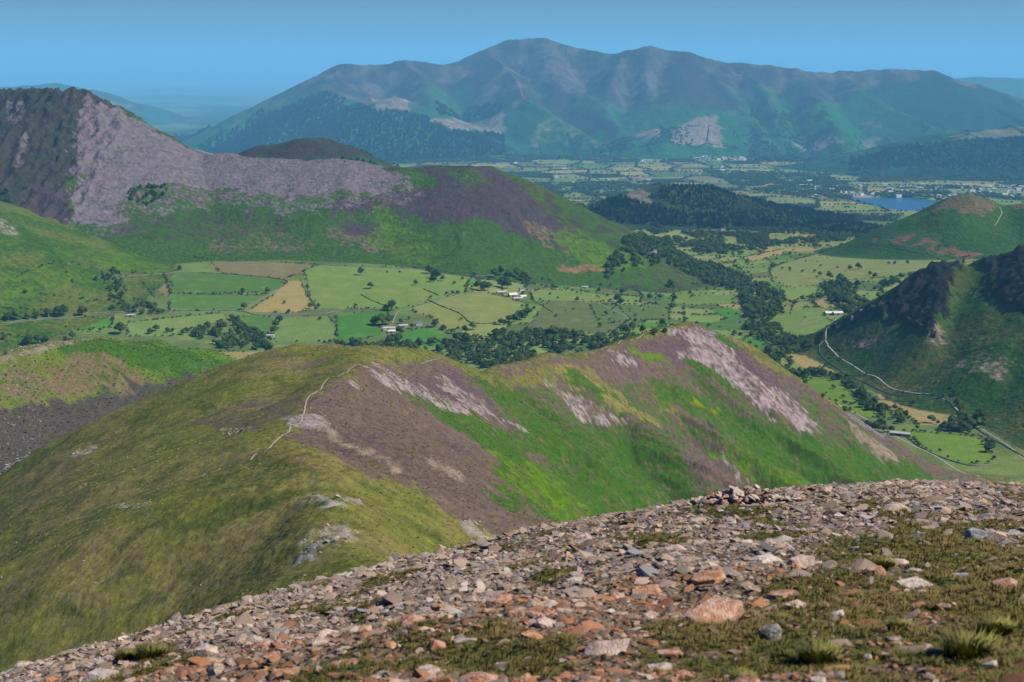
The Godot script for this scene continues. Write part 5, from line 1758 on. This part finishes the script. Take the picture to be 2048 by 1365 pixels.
		part("blades", st.commit(), gm, o)

# ---------------------------------------------------------------- scene
func _ready() -> void:
	var t0 := Time.get_ticks_msec()
	rng.seed = 7
	var cam := Camera3D.new()
	cam.name = "camera"
	var lens := CameraAttributesPhysical.new()
	lens.frustum_focal_length = 52.76
	lens.frustum_focus_distance = 300.0
	lens.frustum_near = .5
	lens.frustum_far = 200000.0
	lens.exposure_aperture = 3.4
	cam.attributes = lens
	cam.near = .5
	cam.far = 200000.0
	cam.fov = 25.63
	cam.position = Vector3(0, EYE, 0)
	cam.rotation.x = -.181166
	add_child(cam)
	cam.current = true
	var env := Environment.new()
	env.tonemap_mode = Environment.TONE_MAPPER_LINEAR
	env.tonemap_exposure = 2.0
	env.background_mode = Environment.BG_SKY
	var sm := ProceduralSkyMaterial.new()
	sm.sky_top_color = Color(.10, .30, .54)
	sm.sky_horizon_color = Color(.35, .415, .445)
	sm.sky_curve = .10
	sm.ground_horizon_color = Color(.35, .415, .445)
	sm.ground_bottom_color = Color(.22, .28, .25)
	var sky := Sky.new()
	sky.sky_material = sm
	env.sky = sky
	env.fog_enabled = true
	env.fog_density = .000024
	env.fog_light_color = Color(.21, .63, 1.0).linear_to_srgb()
	env.volumetric_fog_enabled = true
	env.volumetric_fog_density = 0.0
	env.sdfgi_enabled = true
	env.ssao_enabled = true
	env.ssil_enabled = true
	var we := WorldEnvironment.new()
	we.name = "environment"
	we.environment = env
	add_child(we)
	var sun := DirectionalLight3D.new()
	sun.name = "sun"
	sun.light_energy = 1.55
	sun.light_color = Color(1.0, .96, .90)
	sun.light_angular_distance = .5
	sun.shadow_enabled = true
	sun.sky_mode = DirectionalLight3D.SKY_MODE_LIGHT_ONLY
	add_child(sun)
	sun.look_at_from_position(Vector3.ZERO, -Vector3(.65, .70, .20), Vector3.UP)

	# the warm lowland air beyond the hills is thicker than the air on the fells
	var haze := FogVolume.new()
	haze.name = "haze"
	haze.shape = RenderingServer.FOG_VOLUME_SHAPE_BOX
	haze.size = Vector3(120000, 1400, 92000)
	haze.position = Vector3(0, 640, -51400)
	var air := FogMaterial.new()
	air.albedo = Color(.21, .63, 1.0).linear_to_srgb()
	air.density = .000037
	haze.material = air
	haze.set_meta("kind", "stuff")
	add_child(haze)

	noise.noise_type = FastNoiseLite.TYPE_SIMPLEX_SMOOTH
	noise.frequency = 1.0
	noise.fractal_octaves = 3
	noise.seed = 11
	ridged.noise_type = FastNoiseLite.TYPE_SIMPLEX_SMOOTH
	ridged.frequency = 1.0
	ridged.fractal_type = FastNoiseLite.FRACTAL_RIDGED
	ridged.fractal_octaves = 3
	ridged.seed = 12
	cells.noise_type = FastNoiseLite.TYPE_CELLULAR
	cells.frequency = 1.0
	cells.cellular_return_type = FastNoiseLite.RETURN_CELL_VALUE
	for k in PAL:
		PAL[k] = PAL[k] * (.88 if k != "grass" and k != "grassgold" else 1.0) * SC
	make_materials()
	print("start ", cam.fov)

	hill("ridge", "grassy_ridge", -420, 720, 2.4, 150, 2150, 3.2, mats.ridge)
	print("ridge ", Time.get_ticks_msec() - t0)
	hill("spur", "bracken_spur", -1300, 60, 5, 1200, 2560, 5, mats.ridge)
	hill("fell_left", "green_fell", -2100, -300, 7, 2500, 4250, 7, mats.hill)
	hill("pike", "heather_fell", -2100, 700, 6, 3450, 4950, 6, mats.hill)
	print("pike ", Time.get_ticks_msec() - t0)
	hill("dome", "heather_hill", -1500, -300, 14, 4950, 6000, 14, mats.hill)
	hill("wooded_hill", "wooded_hill", 0, 2100, 16, 5350, 6900, 16, mats.hill)
	hill("crag_hill", "crag_fell", 350, 1750, 5, 1900, 3500, 5, mats.hill)
	hill("catbells", "bracken_hill", 650, 2500, 8, 4000, 5400, 8, mats.hill)
	print("right ", Time.get_ticks_msec() - t0)
	hill("massif", "mountain", -3600, 5600, 18, 9700, 13300, 16, mats.far)
	print("massif ", Time.get_ticks_msec() - t0)
	hill("low_hill", "low_hill", 1500, 4600, 25, 8300, 10300, 25, mats.far)
	hill("far_hill_right", "far_mountain", 4000, 8500, 60, 16500, 19500, 60, mats.far)
	hill("far_hills_left", "far_hills", -8500, -800, 60, 12500, 18500, 60, mats.far)
	hill("coast_hills", "coast_hills", -42000, 12000, 500, 62000, 82000, 500, mats.far)
	valley_floor()
	print("valley ", Time.get_ticks_msec() - t0)
	foreground()
	print("fore ", Time.get_ticks_msec() - t0)
	mats.road = plain("road_gravel", Color(.36, .345, .32), .95, 9.0)
	mats.path = plain("path_earth", Color(.44, .38, .29), .95, 9.0)
	mats.stonewall = plain("wall_stone", Color(.19, .18, .16), .95, 8.0)
	mats.hedge = plain("hedge_leaves", Color(.045, .075, .025), .95, 8.0)
	for l in LANES:
		lane(l[0], l[1], l[2], l[3], mats.road if l[0] == "road" else mats.path)
	for w in WALLS:
		if w[0] == "wall":
			bank("stone_wall", w[1], "wall", "dry stone walls of the valley", w[2], 1.3, 1.5, .12, mats.stonewall)
		else:
			bank("hedge", w[1], "hedge", "hedges of the valley", w[2], 1.8, 1.8, .5, mats.hedge)
	ridge_stones()
	print("stones ", Time.get_ticks_msec() - t0)
	woods()
	print("woods ", Time.get_ticks_msec() - t0)
	buildings()
	for v in variants.values(): v.free()
	print("done ", Time.get_ticks_msec() - t0)
